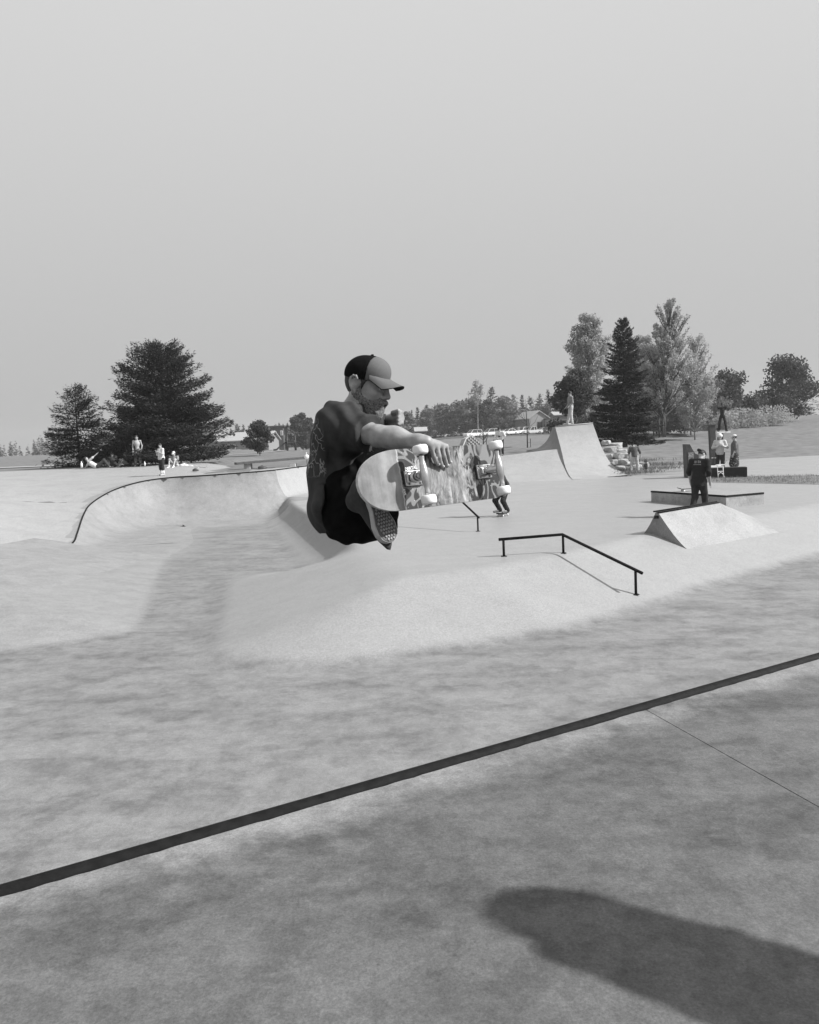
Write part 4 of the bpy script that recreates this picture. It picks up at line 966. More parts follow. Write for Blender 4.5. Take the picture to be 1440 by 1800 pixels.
c = at(539, 803, 40.2); e = empty('round_sign', c); tag(e, 'small white round disc at right end of the slab bench', 'disc'); M = Matrix.Translation((0,0,0)) @ Matrix.Rotation(pi/2, 4, 'X'); MB().lathe([(0,-.015),(.12,-.015),(.125,0),(.12,.015),(0,.015)], 20, M).build('disc', WHITE, e, True); MB().tube([(0,.0,.1),(0,0,.24)], .02, 6).build('stem', WHITE, e); MB().tube([(0,.05,-.5),(0,.05,.1)], .012, 6).build('pole', STEEL, e)

# rocks below the spruce
ROCK = mat('pale_rock', .33, .85, noise=.35, scale=5, bump=.8, bdist=.05)
def rock(label, loc, r, sq):
    bm = bmesh.new(); bmesh.ops.create_icosphere(bm, subdivisions=2, radius=1); ph = RNG.uniform(0, 6, 6)
    for v in bm.verts:
        c = v.co; k = 1+.16*sin(3.1*c.x+ph[0]+2*c.y)+.14*sin(4*c.y+ph[1]+c.z*2)+.1*sin(6*c.z+ph[2]+3*c.x); c *= k
        for (a, b_) in ((0, ph[3]), (1, ph[4])): c[a] = max(min(c[a], .82), -.86)
        c.z = max(min(c.z, .7), -.5); v.co = Vector((c.x*r*sq[0], c.y*r*sq[1], c.z*r*sq[2]))
    me = bpy.data.meshes.new('rock'); bm.to_mesh(me); bm.free(); o = link('rock', me, ROCK); o.location = [float(q) for q in loc]; o.rotation_euler = (0, 0, RNG.uniform(0, 6)); tag(o, label, 'rock', 'pale rocks beside the tall ramp'); return o
ROCKS = [(1066,779,8,'flat topped rock touching the ramp edge at the top of the pile'),(1082,784,9,'rock under the lowest spruce branches'),(1073,791,10,'long rock in the upper middle of the pile'),(1092,794,8,'small rock near the upper right of the pile'),(1070,803,8,'rock hugging the curved ramp edge'),(1085,803,11,'largest rock in the middle of the pile'),(1100,802,8,'rock left of the bending man'),
 (1079,813,8,'rock lower down along the ramp edge'),(1093,813,10,'rock in the lower middle of the pile'),(1104,816,7,'rock by the left leg of the man'),(1090,823,7,'low rock near the foot of the ramp'),(1120,822,9,'pale rock seen between the legs of the man'),(1131,817,8,'pale rock right of the legs of the man'),(1101,826,6,'smallest rock at the foot of the pile')]
for px, py, r, lb in ROCKS:
    D = 46.5-(py-779)*.055; rock(lb, at(px, py, D), r*D/F_PX*1.15, (1.25, .9, .8))
def tufts(label_name, pts, n, hgt, m):
    P = []; 
    for (px, py, D, sx) in pts:
        c = at(px, py, D); q = np.stack([c[0]+RNG.normal(size=n)*sx, c[1]+RNG.normal(size=n)*sx*.6, np.full(n, c[2])], 1); P.append(q)
    P = np.vstack(P); N = len(P); d = unit(N)*.45+np.array([0,0,1]); L = hgt*RNG.uniform(.5, 1.3, N); P[:, 2] += L*.35; V, F = leaf_geo(P, d, unit(N), L, L*.09+.01); return fast_mesh(label_name, V, F, m, None, False, 'stuff')
GRASSB = leafmat('dry_grass', .16, .5, .3)
tufts('rough_grass', [(1078,812,45,.5),(1095,828,43.4,.5),(1120,832,42.6,.6),(1150,825,44,1.0),(1180,818,46,1.2),(1110,812,46,1.0),(1140,818,45.4,.7)], 500, .22, GRASSB)
# ------------------------------------------------------------------ things at the right: panel, pillar, table, stool
PANEL = mat('dark_board', .045, .7, noise=.3, scale=6); POSTER = mat('pale_poster', .2, .8, noise=.8, scale=16, detail=3)
D0 = 37.6
def P3(px, py, D): return at(px, py, D)
e = empty('notice_panel', P3(1226, 840, D0)); tag(e, 'dark panel with a sloping top edge and a pale poster behind the man', 'panel')
poly = [(1206,781),(1213,781),(1217,789),(1222,797),(1236,803),(1247,808),(1247,840),(1208.5,840)]
f = [P3(x, y, D0) for x, y in poly]; g = [q+np.array([.1,.75,0]) for q in f]; n = len(f)
rel(e, mesh('board', f+g, [tuple(range(n-1, -1, -1)), tuple(range(n, 2*n))]+[(i, (i+1) % n, (i+1) % n+n, i+n) for i in range(n)], PANEL))
q = [P3(x, y, D0-.015) for x, y in ((1210,795),(1219.5,795),(1219.5,815.5),(1210.5,815.5))]; q2 = [p+np.array([0,.012,0]) for p in q]
rel(e, mesh('poster', q+q2, [(3,2,1,0),(0,1,5,4),(1,2,6,5),(2,3,7,6),(3,0,4,7)], POSTER))
e = empty('pillar', P3(1253, 806, 41)); tag(e, 'dark square pillar standing left of the person in the white helmet', 'pillar')
a, c = P3(1248,748,41), P3(1257.5,748,41); zb = .8; w = c[0]-a[0]; lean = (P3(1252,806,41)-P3(1248,748,41))[0]
V = [(a[0]+lean*.9, 41, zb), (a[0]+w+lean*.9, 41, zb), (a[0]+w+lean*.9, 41+w, zb), (a[0]+lean*.9, 41+w, zb), (a[0], 41, a[2]), (a[0]+w, 41, a[2]-.0), (a[0]+w, 41+w, a[2]), (a[0], 41+w, a[2])]
rel(e, mesh('shaft', V, [(3,2,1,0),(4,5,6,7),(0,1,5,4),(1,2,6,5),(2,3,7,6),(3,0,4,7)], PANEL)); rel(e, MB().box((a[0]+w/2, 41+w/2, a[2]+.02), (w+.06, w+.06, .05)).build('cap', PANEL))
e = empty('display_table', P3(1272, 838, 37)); tag(e, 'long low table with dark cloth sides and a white top', 'table'); l, r_ = P3(1246,822,37), P3(1312,824,36.4); zg = .8
rel(e, MB().prism([(l[0],37),(r_[0],36.3),(r_[0]+.2,37.0),(l[0]+.2,37.7)], zg, l[2]-.02).build('cloth_skirt', mat('black_cloth', .02, .95, noise=.3, scale=5))); rel(e, MB().prism([(l[0]-.04,36.96),(l[0]+.66,36.88),(l[0]+.84,37.7),(l[0]+.16,37.74)], l[2]-.018, l[2]+.05).build('top', WHITE))
s = P3(1266, 838, 36.3); s[2] = .8; e = empty('step_stool', s); tag(e, 'small white folding stool in front of the dark table', 'stool'); hgt = P3(1266,817,36.3)[2]-.8
for x in (-.13, .13): MB().tube([(x,-.1,0), (x,.0,hgt)], .018, 8).build('leg', WHITE, e, True)
MB().tube([(-.13,-.05,hgt*.52), (.13,-.05,hgt*.52)], .016, 8).build('rung', WHITE, e); MB().tube([(-.13,-.09,.05),(-.1,-.07,hgt*.34),(0,-.07,hgt*.44),(.1,-.07,hgt*.34),(.17,-.09,.05)], .016, 8).build('brace', WHITE, e, True); MB().box((0,.0,hgt), (.34,.24,.035), bev=.01).build('seat', WHITE, e)
ls = at_z(1238,849.5,.8); pt = [at_z(x, y, .8) for x, y in ((1236,848),(1500,853),(1500,834),(1246,839))]
mesh('lawn_strip', [(p[0], p[1], .806) for p in pt], [(0,1,2,3)], GRASS, None, False, 'structure')
Pn = np.array([pt[0]*(1-u)*(1-v)+pt[1]*u*(1-v)+pt[2]*u*v+pt[3]*(1-u)*v for u, v in RNG.uniform(0, 1, (2500, 2))]); L = .1*RNG.uniform(.5, 1.3, len(Pn)); Pn[:, 2] = .806+L*.4
V, F = leaf_geo(Pn, unit(len(Pn))*.5+np.array([0,0,1]), unit(len(Pn)), L, L*.1+.006); fast_mesh('lawn_blades', V, F, GRASSB, None, False, 'stuff')
DECKM = mat('dark_griptape', .03, .9)
def small_board(name, label, loc, rz, upside=False, tone=DECKM, roll=0.0, pitch=0.0, group=None):
    e = empty(name, loc, rz); e.rotation_euler = (roll, pitch, rz); tag(e, label, 'skateboard', group); V = []; xs_ = np.linspace(-.4, .4, 17)
    for x in xs_:
        w = .1*sqrt(max(0, 1-max(0, (abs(x)-.3)/.1)**2)); z = .085+max(0, abs(x)-.24)*.35; V += [(x,-w,z), (x,w,z), (x,w,z-.011), (x,-w,z-.011)]
    F = [(4*i+j, 4*i+(j+1) % 4, 4*i+4+(j+1) % 4, 4*i+4+j) for i in range(16) for j in range(4)]+[(0,3,2,1),(64,65,66,67)]; mesh('deck', V, F, tone, e)
    for x in (-.2, .2):
        MB().box((x,0,.06), (.05,.13,.025)).build('truck', RIM, e)
        for s in (-.085, .085): MB().lathe([(.0,-.016),(.027,-.016),(.027,.016),(0,.016)], 12, Matrix.Translation((x,s,.027)) @ Matrix.Rotation(pi/2, 4, 'X')).build('wheel', WHITE, e, True)
    return e
p = at(1211, 858, 25.0); p[2] = LH+.02; small_board('skateboard', 'dark skateboard lying on top of the long ledge', p, .1)

# ------------------------------------------------------------------ people
def hh(px_h, D): return px_h*D/F_PX
def foot(px, py, D=None):
    if D is None:
        p = hit(px, py); return p
    return at(px, py, D)
f = foot(286, 836); D = f[1]
person('person in a white T-shirt and dark shorts standing on the pale slab behind the bowl', f, 2.45, hh(56.5, D), dict(elL=(-.27,.05,1.16), haL=(-.10,.22,1.28), elR=(.26,.06,1.15), haR=(.06,.26,1.30)), (.55,), (.03,), True, shoes=.4, socks=.7, girth=1.15, vox=.02, look=.3)
f = foot(244, 821, 44); person('shirtless person in patterned shorts standing under the broad spruce', f, 3.3, hh(56, 44), dict(elL=(-.25,-.04,1.15), haL=(-.21,.04,.9), anR=(.15,.05,.085), toR=(.18,.22,.035)), bare=True, pants=(.14,), pants_mat=CAMO, shorts=True, shoes=.1, vox=.02, socks=.08)
SIT = dict(pelvis=(0,0,.13), chest=(0,.06,.44), neck=(0,.10,.63), head=(0,.15,.77), shL=(-.18,.07,.58), shR=(.18,.07,.58), elL=(-.25,.25,.45), haL=(-.17,.42,.45), elR=(.25,.25,.45), haR=(.17,.42,.45),
    hipL=(-.09,.0,.11), hipR=(.09,0,.11), knL=(-.16,.40,.47), knR=(.16,.40,.47), anL=(-.13,.62,.08), anR=(.13,.62,.08), toL=(-.14,.80,.035), toR=(.14,.80,.035))
f = foot(309, 822, 43); person('person in pale clothes and a white headband sitting with knees up by the spruce', f, 3.05, 1.75, SIT, (.20,), (.5,), hat=('cap', .55), shoes=.6, vox=.02)
LIE = dict(SIT); LIE.update(pelvis=(0,-.1,.12), chest=(0,-.36,.30), neck=(0,-.52,.46), head=(0,-.60,.58), shL=(-.18,-.46,.42), shR=(.18,-.46,.42), elR=(.22,-.22,.62), haR=(.2,.02,.82), elL=(-.24,-.6,.2), haL=(-.24,-.75,.03))
f = foot(172, 823, 44); person('person in a white shirt leaning back with one arm stretched out', f, -1.35, 1.7, LIE, (.5,), (.05,), shoes=.15, vox=.02)
f = foot(200, 822, 44.5); person('person in a dark hooded top sitting with back turned in the shade', f, .5, 1.75, SIT, (.045,), (.03,), sleeves=.95, shoes=.1, vox=.02, girth=1.2)
f = foot(226, 821, 45); person('person in dark clothes sitting left of the shirtless person', f, 2.4, 1.7, SIT, (.06,), (.08,), shoes=.4, vox=.02)
f = foot(881, 801); D = f[1]
pa_ = person('person in a white T-shirt with a dark print standing behind the skateboard wheel', f, 2.75, hh(52, D), dict(chest=(0,.10,1.25), neck=(0,.17,1.44), head=(0,.24,1.55), shL=(-.19,.15,1.38), shR=(.19,.15,1.38), elL=(-.30,.1,1.15), haL=(-.16,.24,.98), elR=(.28,.2,1.12), haR=(.12,.3,1.02)), (.6,), (.03,), shoes=.1, vox=.02, hat=('cap', .04))
f = foot(884, 907); D = f[1]
RIDE = dict(pelvis=(0,-.08,.80), chest=(0,.06,1.08), neck=(0,.14,1.27), head=(0,.2,1.40), shL=(-.18,.12,1.22), shR=(.18,.12,1.22), elL=(-.36,.1,1.0), haL=(-.52,.18,.85), elR=(.34,.16,1.0), haR=(.5,.25,.9),
    hipL=(-.09,-.06,.78), hipR=(.09,-.06,.78), knL=(-.2,.16,.48), knR=(.16,.16,.48), anL=(-.2,-.02,.19), anR=(.14,-.02,.19), toL=(-.22,.16,.14), toR=(.16,.16,.14))
sk = small_board('skateboard', 'skateboard under the dark trousered legs below the right truck', f+np.array([0,0,.0]), 1.1)
person('skater in dark trousers mostly hidden behind the big skateboard', f, 2.2, 1.72, RIDE, (.05,), (.022,), shoes=.12, vox=.016, hat=('cap', .03))
f = at(1004, 746.5, 46.0); person('person in pale loose clothes standing on top of the tall quarter pipe', f, 1.75, hh(58, 46), dict(chest=(0,.03,1.27), haL=(-.2,.18,.95), haR=(.2,.16,.95), anR=(.11,.16,.085), toR=(.12,.34,.035)), (.20,), (.42,), shoes=.5, sleeves=.8, vox=.018, girth=.95)
f = foot(1116, 832, 43.0); f[2] = .83; BENT = dict(chest=(0,.1,1.24), neck=(0,.24,1.39), head=(0,.38,1.44), shL=(-.2,.2,1.36), shR=(.2,.2,1.36), elL=(-.27,.1,1.12), haL=(-.25,.16,.86), elR=(.30,.12,1.12), haR=(.36,.18,.86), knL=(-.16,.02,.5), anL=(-.2,-.02,.085), toL=(-.22,.14,.035), knR=(.15,.02,.5), anR=(.18,-.02,.085), toR=(.2,.14,.035))
person('man with his back turned in a dark T-shirt and pale trousers bending over', f, -.15, 1.84, BENT, (.07,), (.40,), shoes=.45, vox=.018)
bd = f+np.array([.62,.02,.36]); small_board('skateboard', 'skateboard held upright beside the bending man', bd+np.array([0,0,.0]), 1.3, tone=WOOD, pitch=1.4)
f = foot(1229, 910); D = f[1] if f[1] < 24 else 21.0; f = at_z(1229, 907.5, .8); D = f[1]
pm_ = person('man in a black T-shirt with a back print and dark trousers walking beside the ledge', f, -.75, hh(121, D), dict(chest=(0,.05,1.26), neck=(0,.12,1.44), head=(0,.22,1.555), shL=(-.2,.06,1.40), shR=(.2,.06,1.40), elL=(-.26,.0,1.13), haL=(-.25,.08,.88), elR=(.27,-.02,1.12), haR=(.25,.1,.86), anL=(-.11,-.2,.12), knL=(-.1,.0,.5), toL=(-.12,-.03,.035), anR=(.11,.12,.085), knR=(.105,.12,.5), toR=(.12,.3,.035)),
    (.02,), (.028,), False, hat=('back_cap', .045), shoes=.05, vox=.013, girth=1.1, look=-.35, lengthy=2.2, head_tilt=.25)
PRINT = mat('pale_print', .16, .8)
J_, M_, s_ = PJ[pa_.name]; rel(pa_, MB().ball(J_['chest']+M_[:, 1]*.125*s_-M_[:, 2]*.06*s_, .09*s_, 10, (1.1,.5,.7)).build('print', cloth(.04), None, True))
J_, M_, s_ = PJ[pm_.name]; c_ = J_['chest']-M_[:, 1]*.148*s_+M_[:, 2]*.10*s_; Mp_ = Matrix(((M_[0,0],M_[0,1],M_[0,2],c_[0]),(M_[1,0],M_[1,1],M_[1,2],c_[1]),(M_[2,0],M_[2,1],M_[2,2],c_[2]),(0,0,0,1)))
for (a_, b_, w_2, h_2) in ((0,-.06,.20,.022),(-.055,.01,.05,.07),(.03,.015,.03,.075),(.075,.01,.02,.06)): rel(pm_, MB().box((a_,0,b_), (w_2,.02,h_2), Mp_).build('print', PRINT))
D = 39; f = at(1266, 829, D); f[2] = .8
person('girl in a white helmet and pale jacket with long dark hair standing by the pillar', f, 2.75, hh(72, D), dict(elL=(-.29,.04,1.16), haL=(-.06,.24,1.24), elR=(.29,.04,1.16), haR=(.06,.26,1.22)), (.5,), (.04,), sleeves=.95, hat=('helmet', .65), long_hair=True, shoes=.1, vox=.018, girth=1.1)
small_board('skateboard', 'skateboard standing on end beside the girl in the white helmet', at(1255, 812, 38.6), 1.5, tone=WOOD, pitch=1.45)
D = 38.5; f = at(1292, 832, D); f[2] = .8
person('person in a pale cap and dotted dark skirt at the right edge', f, 1.2, hh(71, D), None, (.11,), (.03,), hat=('cap', .55), skirt=True, pants_mat=SPOT, shoes=.1, vox=.018, girth=1.1)
D = 44; f = at(1270, 758.5, D)
person('dark clothed figure with both arms raised above the head on a thin stand', f, 2.9, hh(58, D)/1.16, dict(elL=(-.30,-.0,1.58), haL=(-.17,.02,1.88), elR=(.30,0,1.58), haR=(.17,.02,1.88), anL=(-.22,.0,.085), toL=(-.26,.15,.035), anR=(.22,0,.085), toR=(.26,.15,.035), knL=(-.17,.03,.5), knR=(.17,.03,.5)), (.02,), (.025,), shoes=.03, sleeves=.9, skin=mat('skin_dark', .08, .6), vox=.018, girth=.72)
e = empty('stand', (f[0], f[1], .8)); tag(e, 'thin stand with a small pale top under the arms raised figure', 'stand'); MB().box((0,0,f[2]-.8-.05), (.75,.4,.07), bev=.01).build('top', WHITE, e); MB().tube([(0,0,0), (0,0,f[2]-.87)], .05, 8).build('pole', STEEL, e)

# belongings on the slab edge
def bottle(label, px, py, D, h, m): 
    b = at(px, py, D); e = empty('bottle', b); tag(e, label, 'bottle', 'drinks bottles on the slab'); MB().lathe([(0,0),(h*.17,0),(h*.18,h*.6),(h*.07,h*.8),(h*.07,h*.9)], 10).build('body', m, e, True); MB().tube([(0,0,h*.9),(0,0,h)], h*.08, 8).build('cap', WHITE, e)
bottle('white bottle standing at the far left end of the slab', 144, 822, 41, .34, WHITE); bottle('pale bottle standing right of the shirtless person', 255, 819, 43, .26, WHITE)
def bag(label, px, py, D, r, m, name='bag'):
    b = at(px, py, D); bm = bmesh.new(); bmesh.ops.create_uvsphere(bm, u_segments=14, v_segments=8, radius=1); ph = RNG.uniform(0, 6, 3)
    for v in bm.verts: c = v.co; k = 1+.18*sin(4*c.x+ph[0])+.15*sin(5*c.y+ph[1]); v.co = Vector((c.x*k*r*1.4, c.y*k*r, max(c.z, -.4)*r*.75+.3*r))
    me = bpy.data.meshes.new(name); bm.to_mesh(me); bm.free(); e = empty(name, b); tag(e, label, 'bag', 'belongings lying by the spruce'); o = link('body', me, m, e, True); MB().tube([(-r*.5,0,r*.75),(-r*.25,0,r*1.15),(r*.25,0,r*1.15),(r*.5,0,r*.75)], r*.07, 6).build('strap', m, e, True)
bag('pale crumpled bag right of the sitting person in white', 324, 820, 43, .16, WHITE); bag('second pale bag in the row of belongings', 334, 821, 43, .13, PALE); bag('dark bag lying on the grass behind the bowl coping', 344, 828, 40, .13, DARKP); bag('dark low bag under the slab bench', 461, 824, 40, .15, DARKP)
small_board('skateboard', 'pale skateboard lying at the right end of the belongings', at(356, 822, 42.5), .1, tone=PALE)
# ------------------------------------------------------------------ the airborne skateboard
BC = np.array([.152, 2.874, 3.067]); BR = np.array([[0.7161, -0.6861, -0.1284], [0.698, 0.7043, 0.1292], [0.0018, -0.1822, 0.9833]])
def bp(u, n, v): return BC+BR@np.array([u, -n, v])          # u along the deck (right end +), n out of the underside, v across (up +)
MB4 = Matrix(((BR[0,0],BR[0,1],BR[0,2],BC[0]),(BR[1,0],BR[1,1],BR[1,2],BC[1]),(BR[2,0],BR[2,1],BR[2,2],BC[2]),(0,0,0,1)))
DW, KB, TL = .108, .241, .168
def kick(u):         # offset away from the underside (towards the feet) and arc
    a = abs(u)-KB+.03
    return 0.0 if a <= 0 else (.5*a*a/.06*.36 if a < .06 else .5*.06*.36+(a-.06)*.36)
def half_w(u):
    a = (abs(u)-.245)/.152
    return DW if a <= 0 else DW*max(0, 1-a**2.3)**.5
us = np.concatenate([[-.397], np.linspace(-.395, -.3, 22), np.linspace(-.29, .29, 50), np.linspace(.3, .395, 22), [.397]])
wood = bpy.data.materials.new('worn_deck_graphic'); wood.use_nodes = True
def _deckmat():
    nt = wood.node_tree; N = nt.nodes; L = nt.links; b = N['Principled BSDF']
    tc = N.new('ShaderNodeTexCoord'); sep = N.new('ShaderNodeSeparateXYZ'); L.new(tc.outputs['Object'], sep.inputs[0])
    def noise(sc, st, det=6, dist=0., rgh=.6):
        mp = N.new('ShaderNodeMapping'); mp.inputs['Scale'].default_value = st; L.new(tc.outputs['Object'], mp.inputs[0]); t = N.new('ShaderNodeTexNoise'); t.inputs['Scale'].default_value = sc; t.inputs['Detail'].default_value = det; t.inputs['Distortion'].default_value = dist; t.inputs['Roughness'].default_value = rgh; L.new(mp.outputs[0], t.inputs['Vector']); return t.outputs['Fac']
    def m(op, a, c=0.0, cl=False):
        n = N.new('ShaderNodeMath'); n.operation = op; n.use_clamp = cl
        for i, q in enumerate((a, c)):
            if isinstance(q, (int, float)): n.inputs[i].default_value = q
            else: L.new(q, n.inputs[i])
        return n.outputs[0]
    def rg(x, a, c, d, e):
        n = N.new('ShaderNodeMapRange')
        for i, q in zip((1,2,3,4), (a,c,d,e)): n.inputs[i].default_value = q
        L.new(x, n.inputs[0]); return n.outputs[0]
    x, z = sep.outputs['X'], sep.outputs['Z']
    # bare scraped maple: fine grain across the board with cloudy dirt
    grain = noise(34, (1.8, 1, .10), 5); cloud = noise(9, (1, 1, 1), 5); dirt = noise(22, (1,1,.6), 6)
    bare = m('MULTIPLY', rg(grain, .3, .7, .19, .29), rg(cloud, .32, .68, 0.55, 1.25)); bare = m('MULTIPLY', bare, rg(dirt, .35, .7, 1.08, .8))
    # the print that is left: near black with pale flakes; slides have scraped it to pale wood in the middle of the board
    scr = noise(36, (1.3, 1, .42), 7, 1.0, .72); big = noise(7, (1, 1, .8), 4, .6)
    c_mid = m('SUBTRACT', 1.0, m('MULTIPLY', m('ABSOLUTE', m('SUBTRACT', x, -.015)), 6.2)); band = m('SUBTRACT', 1.0, m('MULTIPLY', m('ABSOLUTE', m('ADD', z, -.004)), 6.0))
    worn = m('ADD', m('MULTIPLY', c_mid, .70), m('MULTIPLY', band, .52)); worn = m('ADD', worn, m('MULTIPLY', m('SUBTRACT', scr, .5), 2.2)); worn = m('ADD', worn, m('MULTIPLY', m('SUBTRACT', big, .5), .7))
    wmask = rg(worn, .52, .57, 0, 1)
    flakes = rg(noise(60, (1, 1, .5), 3, 1.5), .66, .70, 0, .35)
    curve = noise(5.5, (1, 1, 1), 1, 2.2, .3); patch = m('MULTIPLY', rg(curve, .50, .515, 0, 1), rg(curve, .60, .585, 0, 1))
    ink = m('ADD', .018, m('ADD', flakes, m('MULTIPLY', patch, .15)))
    greyw = m('MULTIPLY', rg(noise(17, (1.1,1,.6), 8, .8, .7), .36, .64, .05, .27), rg(scr, .36, .64, .35, 1.5))
    mid = m('ADD', m('MULTIPLY', wmask, greyw), m('MULTIPLY', m('SUBTRACT', 1.0, wmask), ink))
    # left kick is bare beyond a ragged line
    edge = m('ADD', x, m('MULTIPLY', m('SUBTRACT', noise(45, (.3,1,1), 3), .5), .02)); tail = rg(edge, -.2465, -.2440, 1, 0)
    rim = rg(edge, -.2445, -.2385, .5, 0); mid = m('MAXIMUM', mid, rim)
    col = m('ADD', m('MULTIPLY', tail, bare), m('MULTIPLY', m('SUBTRACT', 1.0, tail), mid)); L.new(col, b.inputs['Base Color'])
    b.inputs['Roughness'].default_value = .42; b.inputs['Specular IOR Level'].default_value = .45
    bpn = N.new('ShaderNodeBump'); bpn.inputs['Strength'].default_value = .25; bpn.inputs['Distance'].default_value = .002; L.new(scr, bpn.inputs['Height']); L.new(bpn.outputs[0], b.inputs['Normal'])
_deckmat()
PLY = mat('maple_ply_edge', .42, .6, noise=.3, scale=60); GRIP = mat('grip_tape', .018, .95, noise=.3, scale=300, bump=.4, bdist=.001)
brd = empty('skateboard', (0,0,0)); tag(brd, 'scraped skateboard held in mid air with its underside facing out', 'skateboard'); brd.matrix_world = MB4
tv = np.array([-1, -.96, -.85, -.65, -.4, -.2, 0, .2, .4, .65, .85, .96, 1]); TH = .0115
V = []
for side in (0, 1):
    for u in us:
        w = max(half_w(u), .002)
        for t in tv: V.append((u, kick(u)+side*TH, t*w+.0))
nu, nt_ = len(us), len(tv)
low = [(i*nt_+j, (i+1)*nt_+j, (i+1)*nt_+j+1, i*nt_+j+1) for i in range(nu-1) for j in range(nt_-1)]
dko = mesh('deck', V[:nu*nt_], low, wood, brd, True)
gv = [(a, b_+.0006, c) for a, b_, c in V[nu*nt_:]]; mesh('grip_tape', gv, [f[::-1] for f in low], GRIP, brd, True)
ring = [i*nt_ for i in range(nu)]+[i*nt_+nt_-1 for i in reversed(range(nu))]
EV = [V[i] for i in ring]+[(V[i][0], V[i][1]+TH*.5, V[i][2]*1.008) for i in ring]+[(V[i][0]*1.003, V[i][1]+TH, V[i][2]) for i in ring]; n = len(ring)
EF = [(k*n+i, k*n+(i+1) % n, (k+1)*n+(i+1) % n, (k+1)*n+i) for k in range(2) for i in range(n)]
mesh('ply_edge', EV, EF, PLY, brd, True)
ALU = mat('polished_truck_metal', .55, .28, noise=.25, scale=40, metallic=.9); URE = mat('urethane', .72, .45, noise=.06, scale=30); BUSH = mat('bushing_rubber', .09, .6); BOLT = mat('bolt_steel', .3, .3, metallic=.9); PAD = mat('riser_pad', .03, .8)
AX, HT, HW = .206, .078, .088
def truck(uc, inward):
    t = empty('truck', (uc, 0, 0)); t.parent = brd; q = inward      # inward = +1 when the middle of the board is towards +u
    MB().box((q*.012, -.002, 0), (.088, .004, .056), bev=.001).build('riser', PAD, t)
    bmx = MB().box((q*.012, -.008, 0), (.082, .008, .054), bev=.003); bmx.box((q*.034, -.020, 0), (.024, .022, .026), bev=.005); bmx.box((-q*.016, -.016, 0), (.026, .014, .034), bev=.004); bmx.build('baseplate', ALU, t, False)
    kp0, kp1 = Vector((q*.004, -.012, 0)), Vector((-q*.018, -.070, 0))*1.0
    ax = (kp1-kp0).normalized()
    MB().tube([kp0+ax*.006, kp0+ax*.020], .0155, 16).build('bushing', BUSH, t, True); MB().tube([kp0+ax*.036, kp0+ax*.048], [.0145, .012], 16).build('bushing', BUSH, t, True)
    MB().tube([kp0+ax*.048, kp0+ax*.051], .0135, 16).build('washer', BOLT, t); MB().tube([kp0+ax*.051, kp0+ax*.059], .0085, 6).build('kingpin_nut', BOLT, t)
    H = MB(); zz = np.linspace(-.071, .071, 15); H.tube([(0 - q*.0*abs(z), -HT+.010*0, z) for z in zz], [.0085+.0075*max(0, 1-(abs(z)/.05)**1.5)+(.001 if abs(z) > .06 else 0) for z in zz], 14)
    H.tube([(0,-HT+.006,0), (q*.012,-.046,0), (q*.034,-.030,0)], [.015, .013, .008], 12); M = Matrix.Translation(kp0+ax*.028) @ ax.to_track_quat('Z', 'Y').to_matrix().to_4x4()
    H.lathe([(.010,-.007),(.020,-.007),(.022,0),(.020,.007),(.010,.007)], 18, M); H.tube([tuple(kp0+ax*.028), (0,-HT+.008,0)], [.014,.012], 10); H.build('hanger', ALU, t, True)
    MB().tube([(0,-HT,-.108), (0,-HT,.108)], .004, 10).build('axle', BOLT, t, True)
    for s in (-1, 1):
        M = Matrix.Translation((0, -HT, s*HW)); w = MB().lathe([(.010,-.0155),(.0185,-.0165),(.0235,-.0155),(.0268,-.010),(.0275,-.004),(.0275,.004),(.0268,.010),(.0235,.0155),(.0185,.0165),(.010,.0155),(.010,-.0155)], 32, M).build('wheel', URE, t, True)
        MB().lathe([(.004,-.012),(.0105,-.0125),(.0105,.0125),(.004,.012)], 16, M).build('bearing', BOLT, w, True); MB().tube([(0,-HT,s*(HW+.0165)), (0,-HT,s*(HW+.0225))], .0065, 6).build('axle_nut', BOLT, w)
    for du in (-.0135, .0405):
        for s in (-1, 1): MB().tube([(q*(du), -.012, s*.0205), (q*(du), -.0155, s*.0205)], .0045, 6).build('bolt', BOLT, t)
truck(-AX, 1); truck(AX, -1)
# printed word on the dark band beside the left truck
def word(txt, u, v, size, m, rotz, name='lettering'):
    cu = bpy.data.curves.new(name, 'FONT'); cu.body = txt; cu.size = size; cu.align_x = 'CENTER'; cu.align_y = 'CENTER'; cu.extrude = .0003; cu.offset = .0006
    o = bpy.data.objects.new(name, cu); COL.objects.link(o); dg = bpy.context.evaluated_depsgraph_get(); me = bpy.data.meshes.new_from_object(o.evaluated_get(dg)); bpy.data.objects.remove(o); me.name = name
    o2 = link(name, me, m, brd); o2.matrix_local = Matrix.Translation((u, kick(u)-.0012, v)) @ Matrix.Rotation(rotz, 4, 'Y') @ Matrix.Rotation(pi/2, 4, 'X'); return o2
word('DERTAL', -.190, .036, .0175, mat('pale_ink', .6, .6), -.10); word('AVE', -.2395, -.045, .013, mat('pale_ink', .6, .6), 1.5)

